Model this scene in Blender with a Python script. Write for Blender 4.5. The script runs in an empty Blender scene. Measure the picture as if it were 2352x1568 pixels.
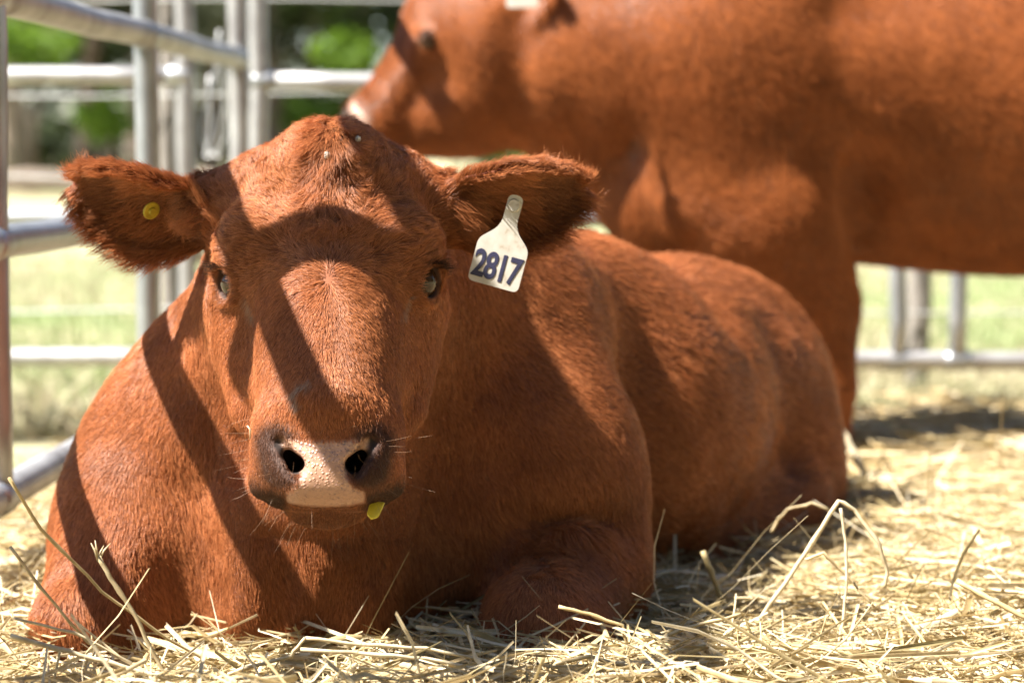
import bpy, bmesh, math, os
import numpy as np
from mathutils import Vector, Matrix

FUR = 1.0          # overall amount of coat hair
rng = np.random.default_rng(7)
scene = bpy.context.scene
col = scene.collection

# ------------------------------------------------------------------ camera
F = 5227.0                        # focal length in pixels of a 2352 x 1568 picture (80 mm)
PITCH = math.atan(432.0 / F)
CAM = np.array([0.0, 0.0, 0.66])
cam_data = bpy.data.cameras.new("camera")
cam_data.sensor_width = 36.0
cam_data.lens = 80.0
cam_data.clip_start = 0.05
cam_data.clip_end = 2000.0
cam_data.dof.use_dof = True
cam_data.dof.focus_distance = 2.30
cam_data.dof.aperture_fstop = 3.6
cam_data.dof.aperture_blades = 9
cam = bpy.data.objects.new("camera", cam_data)
cam.location = CAM
cam.rotation_euler = (math.pi / 2 - PITCH, 0, 0)
col.objects.link(cam)
scene.camera = cam

# ------------------------------------------------------------------ light
SUN_DIR = np.array([-0.548, -0.165, 0.83]); SUN_DIR /= np.linalg.norm(SUN_DIR)   # towards the sun
world = bpy.data.worlds.new("World")
scene.world = world
world.use_nodes = True
wn = world.node_tree
wn.nodes.clear()
sky = wn.nodes.new("ShaderNodeTexSky")
sky.sky_type = 'NISHITA'
sky.sun_disc = False
sky.sun_elevation = math.asin(SUN_DIR[2])
sky.sun_rotation = math.atan2(SUN_DIR[0], SUN_DIR[1])
sky.air_density = 1.0
sky.dust_density = 0.6
bg = wn.nodes.new("ShaderNodeBackground")
bg.inputs[1].default_value = 0.05
wo = wn.nodes.new("ShaderNodeOutputWorld")
wn.links.new(sky.outputs[0], bg.inputs[0])
wn.links.new(bg.outputs[0], wo.inputs[0])
sun_data = bpy.data.lights.new("sun", 'SUN')
sun_data.energy = 5.0
sun_data.angle = math.radians(0.53)
sun_data.color = (1.0, 0.95, 0.87)
sun = bpy.data.objects.new("sun", sun_data)
sun.rotation_euler = Vector(SUN_DIR).to_track_quat('Z', 'Y').to_euler()
sun.location = (-3, -2, 6)
col.objects.link(sun)
scene.view_settings.view_transform = 'Standard'
scene.view_settings.look = 'None'
scene.view_settings.gamma = 1.0
scene.view_settings.exposure = 2.12
scene.view_settings.use_curve_mapping = False
scene.render.engine = 'CYCLES'
scene.cycles.max_bounces = 8
scene.cycles.transparent_max_bounces = 12

# ------------------------------------------------------------------ geometry helpers
FWD = np.array([0, math.cos(PITCH), -math.sin(PITCH)])
UPV = np.array([0, math.sin(PITCH), math.cos(PITCH)])
RGT = np.array([1.0, 0, 0])

def P(px, py, Y):
    """point at distance Y in front of the camera seen in direction px, py (2352 x 1568 picture)"""
    d = FWD + RGT * (px - 1176) / F - UPV * (py - 784) / F
    return CAM + d * (Y / d[1])

def proj(p):
    q = np.asarray(p) - CAM
    w = q @ FWD
    return 1176 + F * (q @ RGT) / w, 784 - F * (q @ UPV) / w

def on_plane(px, py, z):
    d = FWD + RGT * (px - 1176) / F - UPV * (py - 784) / F
    return CAM + d * ((z - CAM[2]) / d[2])

def unit(v):
    v = np.asarray(v, float)
    return v / (np.linalg.norm(v) + 1e-12)

def tag(o, label=None, cat=None, group=None, kind=None):
    if label: o["label"] = label
    if cat: o["category"] = cat
    if group: o["group"] = group
    if kind: o["kind"] = kind
    return o

def empty(name, loc=(0, 0, 0)):
    o = bpy.data.objects.new(name, None)
    o.location = loc
    o.empty_display_size = 0.1
    col.objects.link(o)
    return o

def mesh_obj(name, verts, faces, mat=None, parent=None, smooth=True):
    me = bpy.data.meshes.new(name)
    me.from_pydata([tuple(map(float, v)) for v in verts], [], [tuple(map(int, f)) for f in faces])
    if smooth:
        me.polygons.foreach_set("use_smooth", np.ones(len(me.polygons), bool))
    me.update()
    if mat: me.materials.append(mat)
    o = bpy.data.objects.new(name, me)
    col.objects.link(o)
    if parent:
        o.parent = parent
        o.matrix_parent_inverse = Matrix.Translation(parent.location).inverted()
    return o

def big_mesh(name, V, Q, mat=None, parent=None, smooth=True):
    """V (n,3), Q (m,k) numpy arrays -> object, fast"""
    V = np.ascontiguousarray(V, np.float32); Q = np.ascontiguousarray(Q, np.int32)
    me = bpy.data.meshes.new(name)
    k = Q.shape[1]
    me.vertices.add(len(V)); me.vertices.foreach_set("co", V.ravel())
    me.loops.add(Q.size); me.loops.foreach_set("vertex_index", Q.ravel())
    me.polygons.add(len(Q)); me.polygons.foreach_set("loop_start", np.arange(0, Q.size, k, dtype=np.int32))
    me.polygons.foreach_set("use_smooth", np.full(len(Q), bool(smooth)))
    me.update(calc_edges=True)
    if mat: me.materials.append(mat)
    o = bpy.data.objects.new(name, me)
    col.objects.link(o)
    if parent:
        o.parent = parent
        o.matrix_parent_inverse = Matrix.Translation(parent.location).inverted()
    return o

def tube_geo(pts, rad, n=12, cap=True):
    pts = [np.asarray(p, float) for p in pts]
    m = len(pts)
    rad = np.broadcast_to(np.asarray(rad, float), (m,))
    V, Fc = [], []
    up = np.array([0.13, 0.21, 0.97])
    for i, p in enumerate(pts):
        t = unit(pts[min(i + 1, m - 1)] - pts[max(i - 1, 0)])
        a = np.cross(up, t)
        if np.linalg.norm(a) < 0.2: a = np.cross([1, 0.1, 0], t)
        a = unit(a); b = np.cross(t, a); up = b
        for j in range(n):
            an = 2 * math.pi * j / n
            V.append(p + rad[i] * (math.cos(an) * a + math.sin(an) * b))
    for i in range(m - 1):
        for j in range(n):
            Fc.append((i * n + j, i * n + (j + 1) % n, (i + 1) * n + (j + 1) % n, (i + 1) * n + j))
    if cap:
        Fc.append(tuple(range(n - 1, -1, -1)))
        Fc.append(tuple(range((m - 1) * n, m * n)))
    return V, Fc

def tube(name, pts, rad, mat, parent=None, n=12):
    V, Fc = tube_geo(pts, rad, n)
    return mesh_obj(name, V, Fc, mat, parent)

# value noise on numpy arrays
_perm = rng.permutation(512)
_vals = rng.random(512) * 2 - 1
def vnoise(p):
    p = np.asarray(p, float)
    i = np.floor(p).astype(np.int64); f = p - i
    f = f * f * (3 - 2 * f)
    out = 0.0
    for dx in (0, 1):
        for dy in (0, 1):
            for dz in (0, 1):
                h = _perm[(_perm[(_perm[(i[..., 0] + dx) & 511] + i[..., 1] + dy) & 511] + i[..., 2] + dz) & 511]
                w = (f[..., 0] if dx else 1 - f[..., 0]) * (f[..., 1] if dy else 1 - f[..., 1]) * (f[..., 2] if dz else 1 - f[..., 2])
                out = out + w * _vals[h]
    return out

# ------------------------------------------------------------------ materials
def new_mat(name):
    m = bpy.data.materials.new(name)
    m.use_nodes = True
    nt = m.node_tree
    return m, nt, nt.nodes["Principled BSDF"]

def N(nt, kind, **kw):
    n = nt.nodes.new(kind)
    for k, v in kw.items(): setattr(n, k, v)
    return n

def ramp(nt, stops):
    r = nt.nodes.new("ShaderNodeValToRGB")
    el = r.color_ramp.elements
    el[0].position, el[0].color = stops[0][0], (*stops[0][1], 1)
    el[1].position, el[1].color = stops[-1][0], (*stops[-1][1], 1)
    for p, c in stops[1:-1]:
        e = el.new(p); e.color = (*c, 1)
    return r

def noise_mat(name, stops, scale=5.0, rough=0.8, metallic=0.0, bump=0.0, bump_scale=40.0, detail=6.0, stretch=None, spec=None, bump_dist=0.01):
    m, nt, b = new_mat(name)
    tc = N(nt, "ShaderNodeTexCoord")
    src = tc.outputs["Object"]
    if stretch:
        mp = N(nt, "ShaderNodeMapping"); mp.inputs["Scale"].default_value = stretch
        nt.links.new(src, mp.inputs[0]); src = mp.outputs[0]
    n1 = N(nt, "ShaderNodeTexNoise"); n1.inputs["Scale"].default_value = scale; n1.inputs["Detail"].default_value = detail
    nt.links.new(src, n1.inputs["Vector"])
    r = ramp(nt, stops)
    nt.links.new(n1.outputs["Fac"], r.inputs[0])
    nt.links.new(r.outputs[0], b.inputs["Base Color"])
    b.inputs["Roughness"].default_value = rough
    b.inputs["Metallic"].default_value = metallic
    if spec is not None: b.inputs["Specular IOR Level"].default_value = spec
    if bump:
        n2 = N(nt, "ShaderNodeTexNoise"); n2.inputs["Scale"].default_value = bump_scale; n2.inputs["Detail"].default_value = 5
        nt.links.new(src, n2.inputs["Vector"])
        bp = N(nt, "ShaderNodeBump"); bp.inputs["Strength"].default_value = bump; bp.inputs["Distance"].default_value = bump_dist
        nt.links.new(n2.outputs["Fac"], bp.inputs["Height"])
        nt.links.new(bp.outputs[0], b.inputs["Normal"])
    return m

M = {}
M['galv'] = noise_mat("galvanised_steel", [(0.3, (0.27, 0.28, 0.29)), (0.55, (0.38, 0.39, 0.41)), (0.75, (0.46, 0.46, 0.47))], 9, 0.42, 0.75, 0.12, 60, bump_dist=0.002)
M['galv_dirty'] = noise_mat("weathered_galvanised_steel", [(0.25, (0.15, 0.125, 0.11)), (0.42, (0.32, 0.31, 0.31)), (0.75, (0.46, 0.455, 0.45))], 14, 0.5, 0.6, 0.2, 80, bump_dist=0.002)
M['timber'] = noise_mat("weathered_timber", [(0.3, (0.10, 0.085, 0.07)), (0.7, (0.30, 0.27, 0.24))], 18, 0.9, 0, 0.6, 50, stretch=(4, 4, 0.4))
M['bark'] = noise_mat("tree_bark", [(0.3, (0.05, 0.035, 0.025)), (0.7, (0.17, 0.12, 0.09))], 8, 0.95, 0, 0.7, 18, stretch=(3, 3, 0.6))
M['pale_bark'] = noise_mat("pale_tree_bark", [(0.3, (0.16, 0.12, 0.09)), (0.7, (0.34, 0.27, 0.21))], 8, 0.95, 0, 0.6, 18, stretch=(3, 3, 0.6))
M['wire'] = noise_mat("fence_wire", [(0.3, (0.45, 0.45, 0.45)), (0.7, (0.6, 0.6, 0.6))], 30, 0.45, 0.6)

def leaf_mat(name, a, b_, trans=0.35):
    m, nt, b = new_mat(name)
    oi = N(nt, "ShaderNodeAttribute", attribute_name="tint")
    r = ramp(nt, [(0.0, a), (1.0, b_)])
    nt.links.new(oi.outputs["Fac"], r.inputs[0])
    nt.links.new(r.outputs[0], b.inputs["Base Color"])
    b.inputs["Roughness"].default_value = 0.6
    tr = N(nt, "ShaderNodeBsdfTranslucent"); nt.links.new(r.outputs[0], tr.inputs[0])
    mx = N(nt, "ShaderNodeMixShader"); mx.inputs[0].default_value = trans
    out = nt.nodes["Material Output"]
    nt.links.new(b.outputs[0], mx.inputs[1]); nt.links.new(tr.outputs[0], mx.inputs[2]); nt.links.new(mx.outputs[0], out.inputs[0])
    return m
M['leaf'] = leaf_mat("leaves", (0.025, 0.042, 0.009), (0.085, 0.135, 0.018))
M['leaf_bright'] = leaf_mat("bright_leaves", (0.09, 0.18, 0.012), (0.22, 0.34, 0.026), 0.5)
M['leaf_dark'] = leaf_mat("dark_leaves", (0.010, 0.019, 0.006), (0.042, 0.06, 0.014), 0.25)
M['leaf_grey'] = leaf_mat("grey_green_leaves", (0.05, 0.06, 0.028), (0.16, 0.165, 0.085), 0.3)

def straw_mat(name, a, b_, c, trans=0.25):
    m, nt, b = new_mat(name)
    at = N(nt, "ShaderNodeAttribute", attribute_name="tint")
    r = ramp(nt, [(0.0, a), (0.55, b_), (1.0, c)])
    nt.links.new(at.outputs["Fac"], r.inputs[0])
    tc = N(nt, "ShaderNodeTexCoord")
    n1 = N(nt, "ShaderNodeTexNoise"); n1.inputs["Scale"].default_value = 70; n1.inputs["Detail"].default_value = 4
    nt.links.new(tc.outputs["Object"], n1.inputs["Vector"])
    r2 = ramp(nt, [(0.3, (0.72, 0.66, 0.58)), (0.6, (1, 1, 1))])
    nt.links.new(n1.outputs["Fac"], r2.inputs[0])
    mx = N(nt, "ShaderNodeMix", data_type='RGBA', blend_type='MULTIPLY')
    mx.inputs[0].default_value = 1.0
    nt.links.new(r.outputs[0], mx.inputs[6]); nt.links.new(r2.outputs[0], mx.inputs[7])
    nt.links.new(mx.outputs[2], b.inputs["Base Color"])
    b.inputs["Roughness"].default_value = 0.42
    tr = N(nt, "ShaderNodeBsdfTranslucent"); nt.links.new(mx.outputs[2], tr.inputs[0])
    ms = N(nt, "ShaderNodeMixShader"); ms.inputs[0].default_value = trans
    out = nt.nodes["Material Output"]
    nt.links.new(b.outputs[0], ms.inputs[1]); nt.links.new(tr.outputs[0], ms.inputs[2]); nt.links.new(ms.outputs[0], out.inputs[0])
    return m
M['straw'] = straw_mat("straw", (0.28, 0.23, 0.11), (0.60, 0.47, 0.25), (0.70, 0.62, 0.45))


# ================================================================== SETTING
def ground_z(x, y):
    return 0.05 * vnoise(np.stack([x * 0.15, y * 0.15, x * 0], -1)) * np.clip((y - 6) / 10, 0, 1)

def hay_z(x, y):
    """height of the loose hay inside the pen"""
    x = np.asarray(x, float); y = np.asarray(y, float)
    base = 0.108 + 0.024 * vnoise(np.stack([x * 3.1, y * 3.1, x * 0 + 5], -1)) + 0.014 * vnoise(np.stack([x * 9, y * 9, x * 0 + 9], -1))
    base = base + 0.035 * np.exp(-((x - 0.55) / 0.28) ** 2 - ((y - 2.75) / 0.35) ** 2)      # heap beside the flank
    base = base + 0.030 * np.exp(-((x + 0.05) / 0.5) ** 2 - ((y - 2.08) / 0.16) ** 2)       # heap in front of the chest
    edge = np.clip((y + 0.2) / 0.5, 0, 1) * np.clip((5.35 - y) / 0.5, 0, 1) * np.clip((2.6 - x) / 0.5, 0, 1) * np.clip((x + 0.95) / 0.35, 0, 1)
    return base * edge - 0.02 * (1 - edge)

# grass ground: one sheet to the horizon
xs = np.unique(np.concatenate([np.linspace(-600, 600, 25), np.linspace(-30, 30, 61)]))
ys = np.unique(np.concatenate([np.linspace(-60, 900, 25), np.linspace(-4, 60, 65)]))
gx, gy = np.meshgrid(xs, ys, indexing='ij')
V = np.stack([gx, gy, ground_z(gx, gy)], -1).reshape(-1, 3)
ii = np.arange(len(xs) * len(ys)).reshape(len(xs), len(ys))
Q = np.stack([ii[:-1, :-1], ii[1:, :-1], ii[1:, 1:], ii[:-1, 1:]], -1).reshape(-1, 4)
gm, nt, b = new_mat("dry_pasture")
tc = N(nt, "ShaderNodeTexCoord")
mp = N(nt, "ShaderNodeMapping"); mp.inputs["Scale"].default_value = (0.55, 0.85, 1)
nt.links.new(tc.outputs["Object"], mp.inputs[0])
n1 = N(nt, "ShaderNodeTexNoise"); n1.inputs["Scale"].default_value = 1.3; n1.inputs["Detail"].default_value = 5
nt.links.new(mp.outputs[0], n1.inputs["Vector"])
r1 = ramp(nt, [(0.36, (0.45, 0.36, 0.25)), (0.48, (0.38, 0.335, 0.21)), (0.58, (0.22, 0.27, 0.11))])
nt.links.new(n1.outputs["Fac"], r1.inputs[0])
n2 = N(nt, "ShaderNodeTexNoise"); n2.inputs["Scale"].default_value = 26; n2.inputs["Detail"].default_value = 6
nt.links.new(tc.outputs["Object"], n2.inputs["Vector"])
r2 = ramp(nt, [(0.3, (0.6, 0.6, 0.55)), (0.62, (1.05, 1.04, 1.0))])
nt.links.new(n2.outputs["Fac"], r2.inputs[0])
mx = N(nt, "ShaderNodeMix", data_type='RGBA', blend_type='MULTIPLY'); mx.inputs[0].default_value = 1
nt.links.new(r1.outputs[0], mx.inputs[6]); nt.links.new(r2.outputs[0], mx.inputs[7])
nt.links.new(mx.outputs[2], b.inputs["Base Color"]); b.inputs["Roughness"].default_value = 0.95
bp = N(nt, "ShaderNodeBump"); bp.inputs["Strength"].default_value = 0.8; bp.inputs["Distance"].default_value = 0.04
nt.links.new(n2.outputs["Fac"], bp.inputs["Height"]); nt.links.new(bp.outputs[0], b.inputs["Normal"])
tag(big_mesh("ground", V, Q, gm), "dry pale green pasture stretching to the trees", kind="structure")

# ---- tubular steel panels
def rail_profile(p, q, n=14, wob=0.0015):
    p = np.asarray(p, float); q = np.asarray(q, float)
    t = np.linspace(0, 1, n)[:, None]
    pts = p + (q - p) * t
    pts[1:-1] += rng.normal(0, wob, (n - 2, 3))
    return pts

def steel_panel(name, p0, p1, ends, mids, heights, label, group, r_top=0.021, r=0.0175, top=1.42):
    """p0/p1: ground points (x,y); ends/mids: fractions along the panel"""
    p0 = np.array([*p0, 0.0]); p1 = np.array([*p1, 0.0])
    root = empty(name, p0)
    tag(root, label, "fence panel", group)
    at = lambda f, z: p0 + (p1 - p0) * f + np.array([0, 0, z])
    for f in ends:
        tube("end_post", rail_profile(at(f, 0.0), at(f, top)), 0.021, M['galv_dirty'], root, 16)
        foot = at(f, 0.0)
        dirv = unit(p1 - p0)
        tube("foot", [foot - dirv * 0.09 + [0, 0, 0.02], foot + dirv * 0.09 + [0, 0, 0.02]], 0.018, M['galv'], root, 10)
        for z in (0.45, 1.05):       # pin lugs
            tube("pin_lug", [at(f, z - 0.035) + dirv * 0.03 * (1 if f > 0.5 else -1), at(f, z + 0.035) + dirv * 0.03 * (1 if f > 0.5 else -1)], 0.011, M['galv_dirty'], root, 10)
    for f in mids:
        tube("upright", rail_profile(at(f, heights[0]), at(f, heights[-1])), 0.0205, M['galv'], root, 16)
    for i, z in enumerate(heights):
        pts = rail_profile(at(0, z), at(1, z), 18, 0.001)
        tube("rail", pts, r_top, M['galv_dirty'] if i % 2 == 0 else M['galv'], root, 16)
        for f in list(mids) + list(ends):                      # weld collars where rails meet uprights
            c = at(f, z)
            dirv = unit(p1 - p0)
            s = 0.030 if f not in (0, 1) else 0.027
            off = 0 if 0 < f < 1 else (s * 0.5 if f == 0 else -s * 0.5)
            tube("weld_collar", [c + dirv * (off - s), c + dirv * (off - s * 0.6), c + dirv * (off + s * 0.6), c + dirv * (off + s)], [r_top + 0.0006, r_top + 0.0032, r_top + 0.0032, r_top + 0.0006], M['galv'], root, 16)
    return root

side_x = lambda Y: -0.6515 + 0.039 * (Y - 3.166)
steel_panel("fence_panel", (side_x(1.95), 1.95), (side_x(4.89), 4.89), (0, 1), ((2.90 - 1.95) / 2.94, (3.90 - 1.95) / 2.94),
            (0.219, 0.545, 0.860, 1.175, 1.49),
            "tubular steel panel along the left side of the pen, running away from the viewer", "steel panels round the pen", r_top=0.0225, top=1.52)
# unseen bent tube above the picture, added to cast the shadow across the cow's brow
side_panel = col.objects["fence_panel"]
tube("shadow_tube", [(-0.492, 2.218, 1.234), (-0.582, 2.218, 1.240), (-0.677, 2.218, 1.243), (-0.722, 2.218, 1.234), (-0.755, 2.218, 1.212), (-0.772, 2.218, 1.17)], 0.027, M['galv'], side_panel, 14)
BY = 5.12
steel_panel("fence_panel", (-0.568, BY), (2.40, BY + 0.05), (0, 1), (0.486, 0.532, 0.80), (0.191, 0.515, 0.820, 1.14, 1.46),
            "tubular steel panel across the back of the pen, behind the standing cow", "steel panels round the pen", r_top=0.021, top=1.5)
steel_panel("fence_panel", (-3.6, BY + 0.02), (-0.730, BY), (0, 1), (0.33, 0.66), (0.200, 0.515, 0.832, 1.14, 1.46),
            "tubular steel panel behind the side panel at the far left of the pen", "steel panels round the pen", r_top=0.021, top=1.5)

# ---- plain wire fence with timber posts behind the pen
wf = empty("wire_fence", (-4.6, 6.05, 0)); tag(wf, "slack wire fence strung on thin timber posts behind the pen", "wire fence")
for x in (-4.6, -0.905, 1.083, 3.8, 6.8):
    c = np.array([x, 6.05, 0.0])
    n = 9
    pts = [c + [0.004 * rng.normal(), 0.004 * rng.normal(), z] for z in np.linspace(-0.05, 1.25, n)]
    tube("post", pts, 0.029 + 0.002 * rng.normal(size=n), M['timber'], wf, 10)
for z in (0.25, 0.59, 0.82, 1.05, 1.2):
    pts = [(x, 6.01, z + 0.012 * math.sin(x * 2.3 + z * 9)) for x in np.linspace(-4.7, 6.9, 40)]
    tube("wire", pts, 0.0032, M['wire'], wf, 6)
# a loop of spare wire hung in the corner of the pen
pts = [P(495 + 22 * math.sin(t * 2.1) + 10 * math.sin(t * 5), 60 + 300 * abs(math.sin(t)) , 5.22 + 0.02 * t) for t in np.linspace(0.2, 5.9, 50)]
tag(tube("wire_coil", pts, 0.003, M['wire'], None, 6), "loose loop of spare wire hanging at the pen corner", "wire")

# ---- fallen log in front of the trees
lg = empty("fallen_log", (-9.5, 34.2, 0.15)); tag(lg, "long grey fallen log lying at the foot of the trees", "log")
n = 26
pts = [(-13 + 0.44 * i, 34.2 + 0.25 * math.sin(i * 0.5), 0.20 + 0.03 * math.sin(i * 1.1)) for i in range(n)]
tube("trunk", pts, 0.21 + 0.02 * rng.normal(size=n) - 0.004 * np.arange(n), M['pale_bark'], lg, 12)
tube("broken_limb", [(-9, 34.1, 0.3), (-8.8, 34.0, 0.6), (-8.4, 33.9, 0.8)], [0.09, 0.07, 0.04], M['pale_bark'], lg, 8)

# ---- foliage
def leaf_cloud(name, centers, radii, per, size, mat, parent=None, squash=0.8):
    """leaf-sized faces spread through clumps"""
    c = np.repeat(np.asarray(centers), per, 0)
    rr = np.repeat(np.broadcast_to(np.asarray(radii, float), (len(centers),)), per)
    n = len(c)
    d = rng.normal(size=(n, 3)); d /= np.linalg.norm(d, axis=1, keepdims=True)
    p = c + d * (rr * rng.random(n) ** 0.45)[:, None] * np.array([1, 1, squash])
    nrm = d * 0.5 + rng.normal(size=(n, 3)) * 0.6 + np.array([0, 0, 0.35]); nrm /= np.linalg.norm(nrm, axis=1, keepdims=True)
    a = np.cross(nrm, rng.normal(size=(n, 3))); a /= np.linalg.norm(a, axis=1, keepdims=True)
    b_ = np.cross(nrm, a)
    s = (size * (0.6 + 0.8 * rng.random(n)))[:, None]
    quad = np.stack([p - a * s, p + b_ * s * 0.45 + nrm * s * 0.1, p + a * s, p - b_ * s * 0.45 + nrm * s * 0.1], 1)
    V = quad.reshape(-1, 3)
    Q = np.arange(4 * n).reshape(n, 4)
    o = big_mesh(name, V, Q, mat, parent, smooth=False)
    t = np.clip(0.5 + 0.25 * rng.normal(size=n) + np.repeat(0.22 * rng.normal(size=len(centers)), per), 0, 1)
    at = o.data.attributes.new("tint", 'FLOAT', 'FACE'); at.data.foreach_set("value", t.astype(np.float32))
    return o

def tree(x, y, h, r, label, mat, bark='bark', low=2.2, lean=0.0, clumps=70):
    root = empty("tree", (x, y, 0)); tag(root, label, "tree", "trees behind the pasture")
    n = 10
    ts = np.linspace(0, 1, n)
    pts = [(x + lean * t * h * 0.5 + 0.08 * math.sin(4 * t + x), y + 0.1 * math.sin(3 * t + y), -0.1 + t * h * 0.8) for t in ts]
    tube("trunk", pts, r * (1.25 - 0.95 * ts), M[bark], root, 10)
    for k in range(6):
        f = 0.30 + 0.09 * k
        b0 = np.array(pts[int(f * (n - 1))]); an = k * 2.3 + x
        L = h * 0.28
        e = b0 + np.array([math.cos(an) * L, math.sin(an) * L, L * 0.55])
        tube("limb", [b0, (b0 + e) / 2 + [0, 0, 0.15], e], [r * 0.45, r * 0.3, r * 0.1], M[bark], root, 6)
    cx = x + lean * h * 0.35
    cs = []
    while len(cs) < clumps:
        d = rng.normal(size=3); d /= np.linalg.norm(d)
        q = d * rng.random() ** 0.4
        p = np.array([cx + q[0] * h * 0.42, y + q[1] * h * 0.36, low + (h - low) * (0.5 + 0.5 * q[2])])
        cs.append(p)
    leaf_cloud("crown", cs, h * 0.085 * (0.7 + 0.6 * rng.random(len(cs))), 70, 0.13, M[mat], root)
    return root

T = [(30, 39, 9.0, 0.20, 'pale_bark', "pale trunked tree at the far left edge", 'leaf_grey', 2.3),
     (205, 41, 10, 0.17, 'bark', "dark slender tree between the left posts and the pale trunked tree", 'leaf_dark', 2.0),
     (330, 46, 11, 0.22, 'bark', "tree half hidden behind the nearest tall steel upright", 'leaf', 2.2),
     (480, 43, 9, 0.16, 'pale_bark', "grey green tree seen through the gap at the pen corner", 'leaf_grey', 1.6),
     (640, 40, 10.5, 0.21, 'bark', "thick dark tree just right of the pen corner posts", 'leaf_dark', 2.4),
     (722, 42, 9, 0.07, 'bark', "thin dark sapling above the lying cow's poll", 'leaf', 2.4),
     (850, 45, 11, 0.20, 'bark', "broad tree behind the standing cow's nose", 'leaf_dark', 2.0),
     (1250, 47, 12, 0.25, 'bark', "big tree hidden mostly behind the standing cow's neck", 'leaf', 2.0),
     (1700, 48, 12, 0.25, 'bark', "big tree hidden mostly behind the standing cow's shoulder", 'leaf_dark', 2.0),
     (2250, 47, 11, 0.22, 'bark', "big tree hidden mostly behind the standing cow's barrel", 'leaf', 2.0)]
for px, Y, h, r, bk, lab, mt, low in T:
    x = P(px, 352, Y)[0]
    tree(x, Y, h, r, lab, mt, bk, low, lean=0.05 * rng.normal())

def shrub(px, py, Y, rx, rz, label, mat, clumps=16):
    c = P(px, py, Y)
    root = empty("shrub", (c[0], Y, 0)); tag(root, label, "shrub", "shrubs under the trees")
    cs = [c + np.array([rx * rng.normal() * 0.5, rx * rng.normal() * 0.4, rz * rng.normal() * 0.5]) for _ in range(clumps)]
    leaf_cloud("foliage", cs, (0.32 if 'bright' in mat else 0.26) * (0.7 + 0.6 * rng.random(clumps)), 60, 0.085, M[mat], root)
    for k in range(3):
        e = cs[k]
        tube("stem", [(c[0] + 0.05 * k, Y, -0.05), (c[0] + (e[0] - c[0]) * 0.4, Y, e[2] * 0.5), e], [0.04, 0.03, 0.012], M['bark'], root, 6)
S = [(60, 110, 36, 0.55, 0.35, "bright green leafy shrub at the top left, above the rails", 'leaf_bright', 22),
     (240, 290, 37, 0.30, 0.30, "small bright shrub low between the left rails and posts", 'leaf_bright', 10),
     (270, 110, 44, 0.7, 0.7, "dull olive shrub high behind the left rails", 'leaf', 16),
     (110, 330, 45, 0.9, 0.6, "dark shrub in shade at the left, under the pale tree", 'leaf_dark', 22),
     (480, 60, 38, 0.3, 0.5, "grey green shrub in the gap between the tall posts", 'leaf_grey', 16),
     (470, 300, 44, 0.6, 0.6, "dark shrub low behind the pen corner", 'leaf_dark', 18),
     (650, 40, 43, 0.5, 0.4, "grey green shrub at the top right of the pen corner", 'leaf_grey', 16),
     (800, 130, 37, 0.35, 0.30, "bright green shrub in front of the standing cow's forehead", 'leaf_bright', 16),
     (690, 275, 40, 0.25, 0.35, "yellow green shrub below the rail, right of the pen corner", 'leaf_bright', 12),
     (780, 250, 41, 0.35, 0.25, "lime green shrub by the standing cow's muzzle", 'leaf_bright', 12),
     (600, 250, 45, 0.6, 0.8, "shaded shrub directly behind the double corner posts", 'leaf_dark', 18),
     (1150, 385, 40, 0.6, 0.25, "green shrub showing under the standing cow's jaw", 'leaf_bright', 14),
     (1330, 470, 30, 0.6, 0.2, "low green clump under the standing cow's throat", 'leaf', 12)]
for a in S: shrub(*a)

# far wood reading as one mass
nC = 260
cs = np.stack([rng.uniform(-26, 26, nC), rng.uniform(54, 62, nC), rng.uniform(0.2, 13, nC)], -1)
wood = leaf_cloud("far_woodland", cs, 1.9, 120, 0.26, M['leaf_dark'])
tag(wood, "dark far wood closing the view behind the trees", "woodland", kind="stuff")

# unseen trees added on the viewer's side to shut off sky (mirrored in the eyes)
cs = []
for k in range(330):
    an = rng.uniform(-2.55, 0.35)                       # arc from behind the viewer round to the right
    rad = rng.uniform(8.5, 12.5)
    cs.append((rad * math.cos(an) * 1.0 + 1.0, rad * math.sin(an) + 2.0, 0.4 + 9.0 * rng.random() ** 1.1))
near = leaf_cloud("sky_blocker_wood", cs, 1.25, 110, 0.22, M['leaf'])
tag(near, "shady wood on the viewer's side of the pen, seen only mirrored in the eyes", "woodland", kind="stuff")

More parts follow.
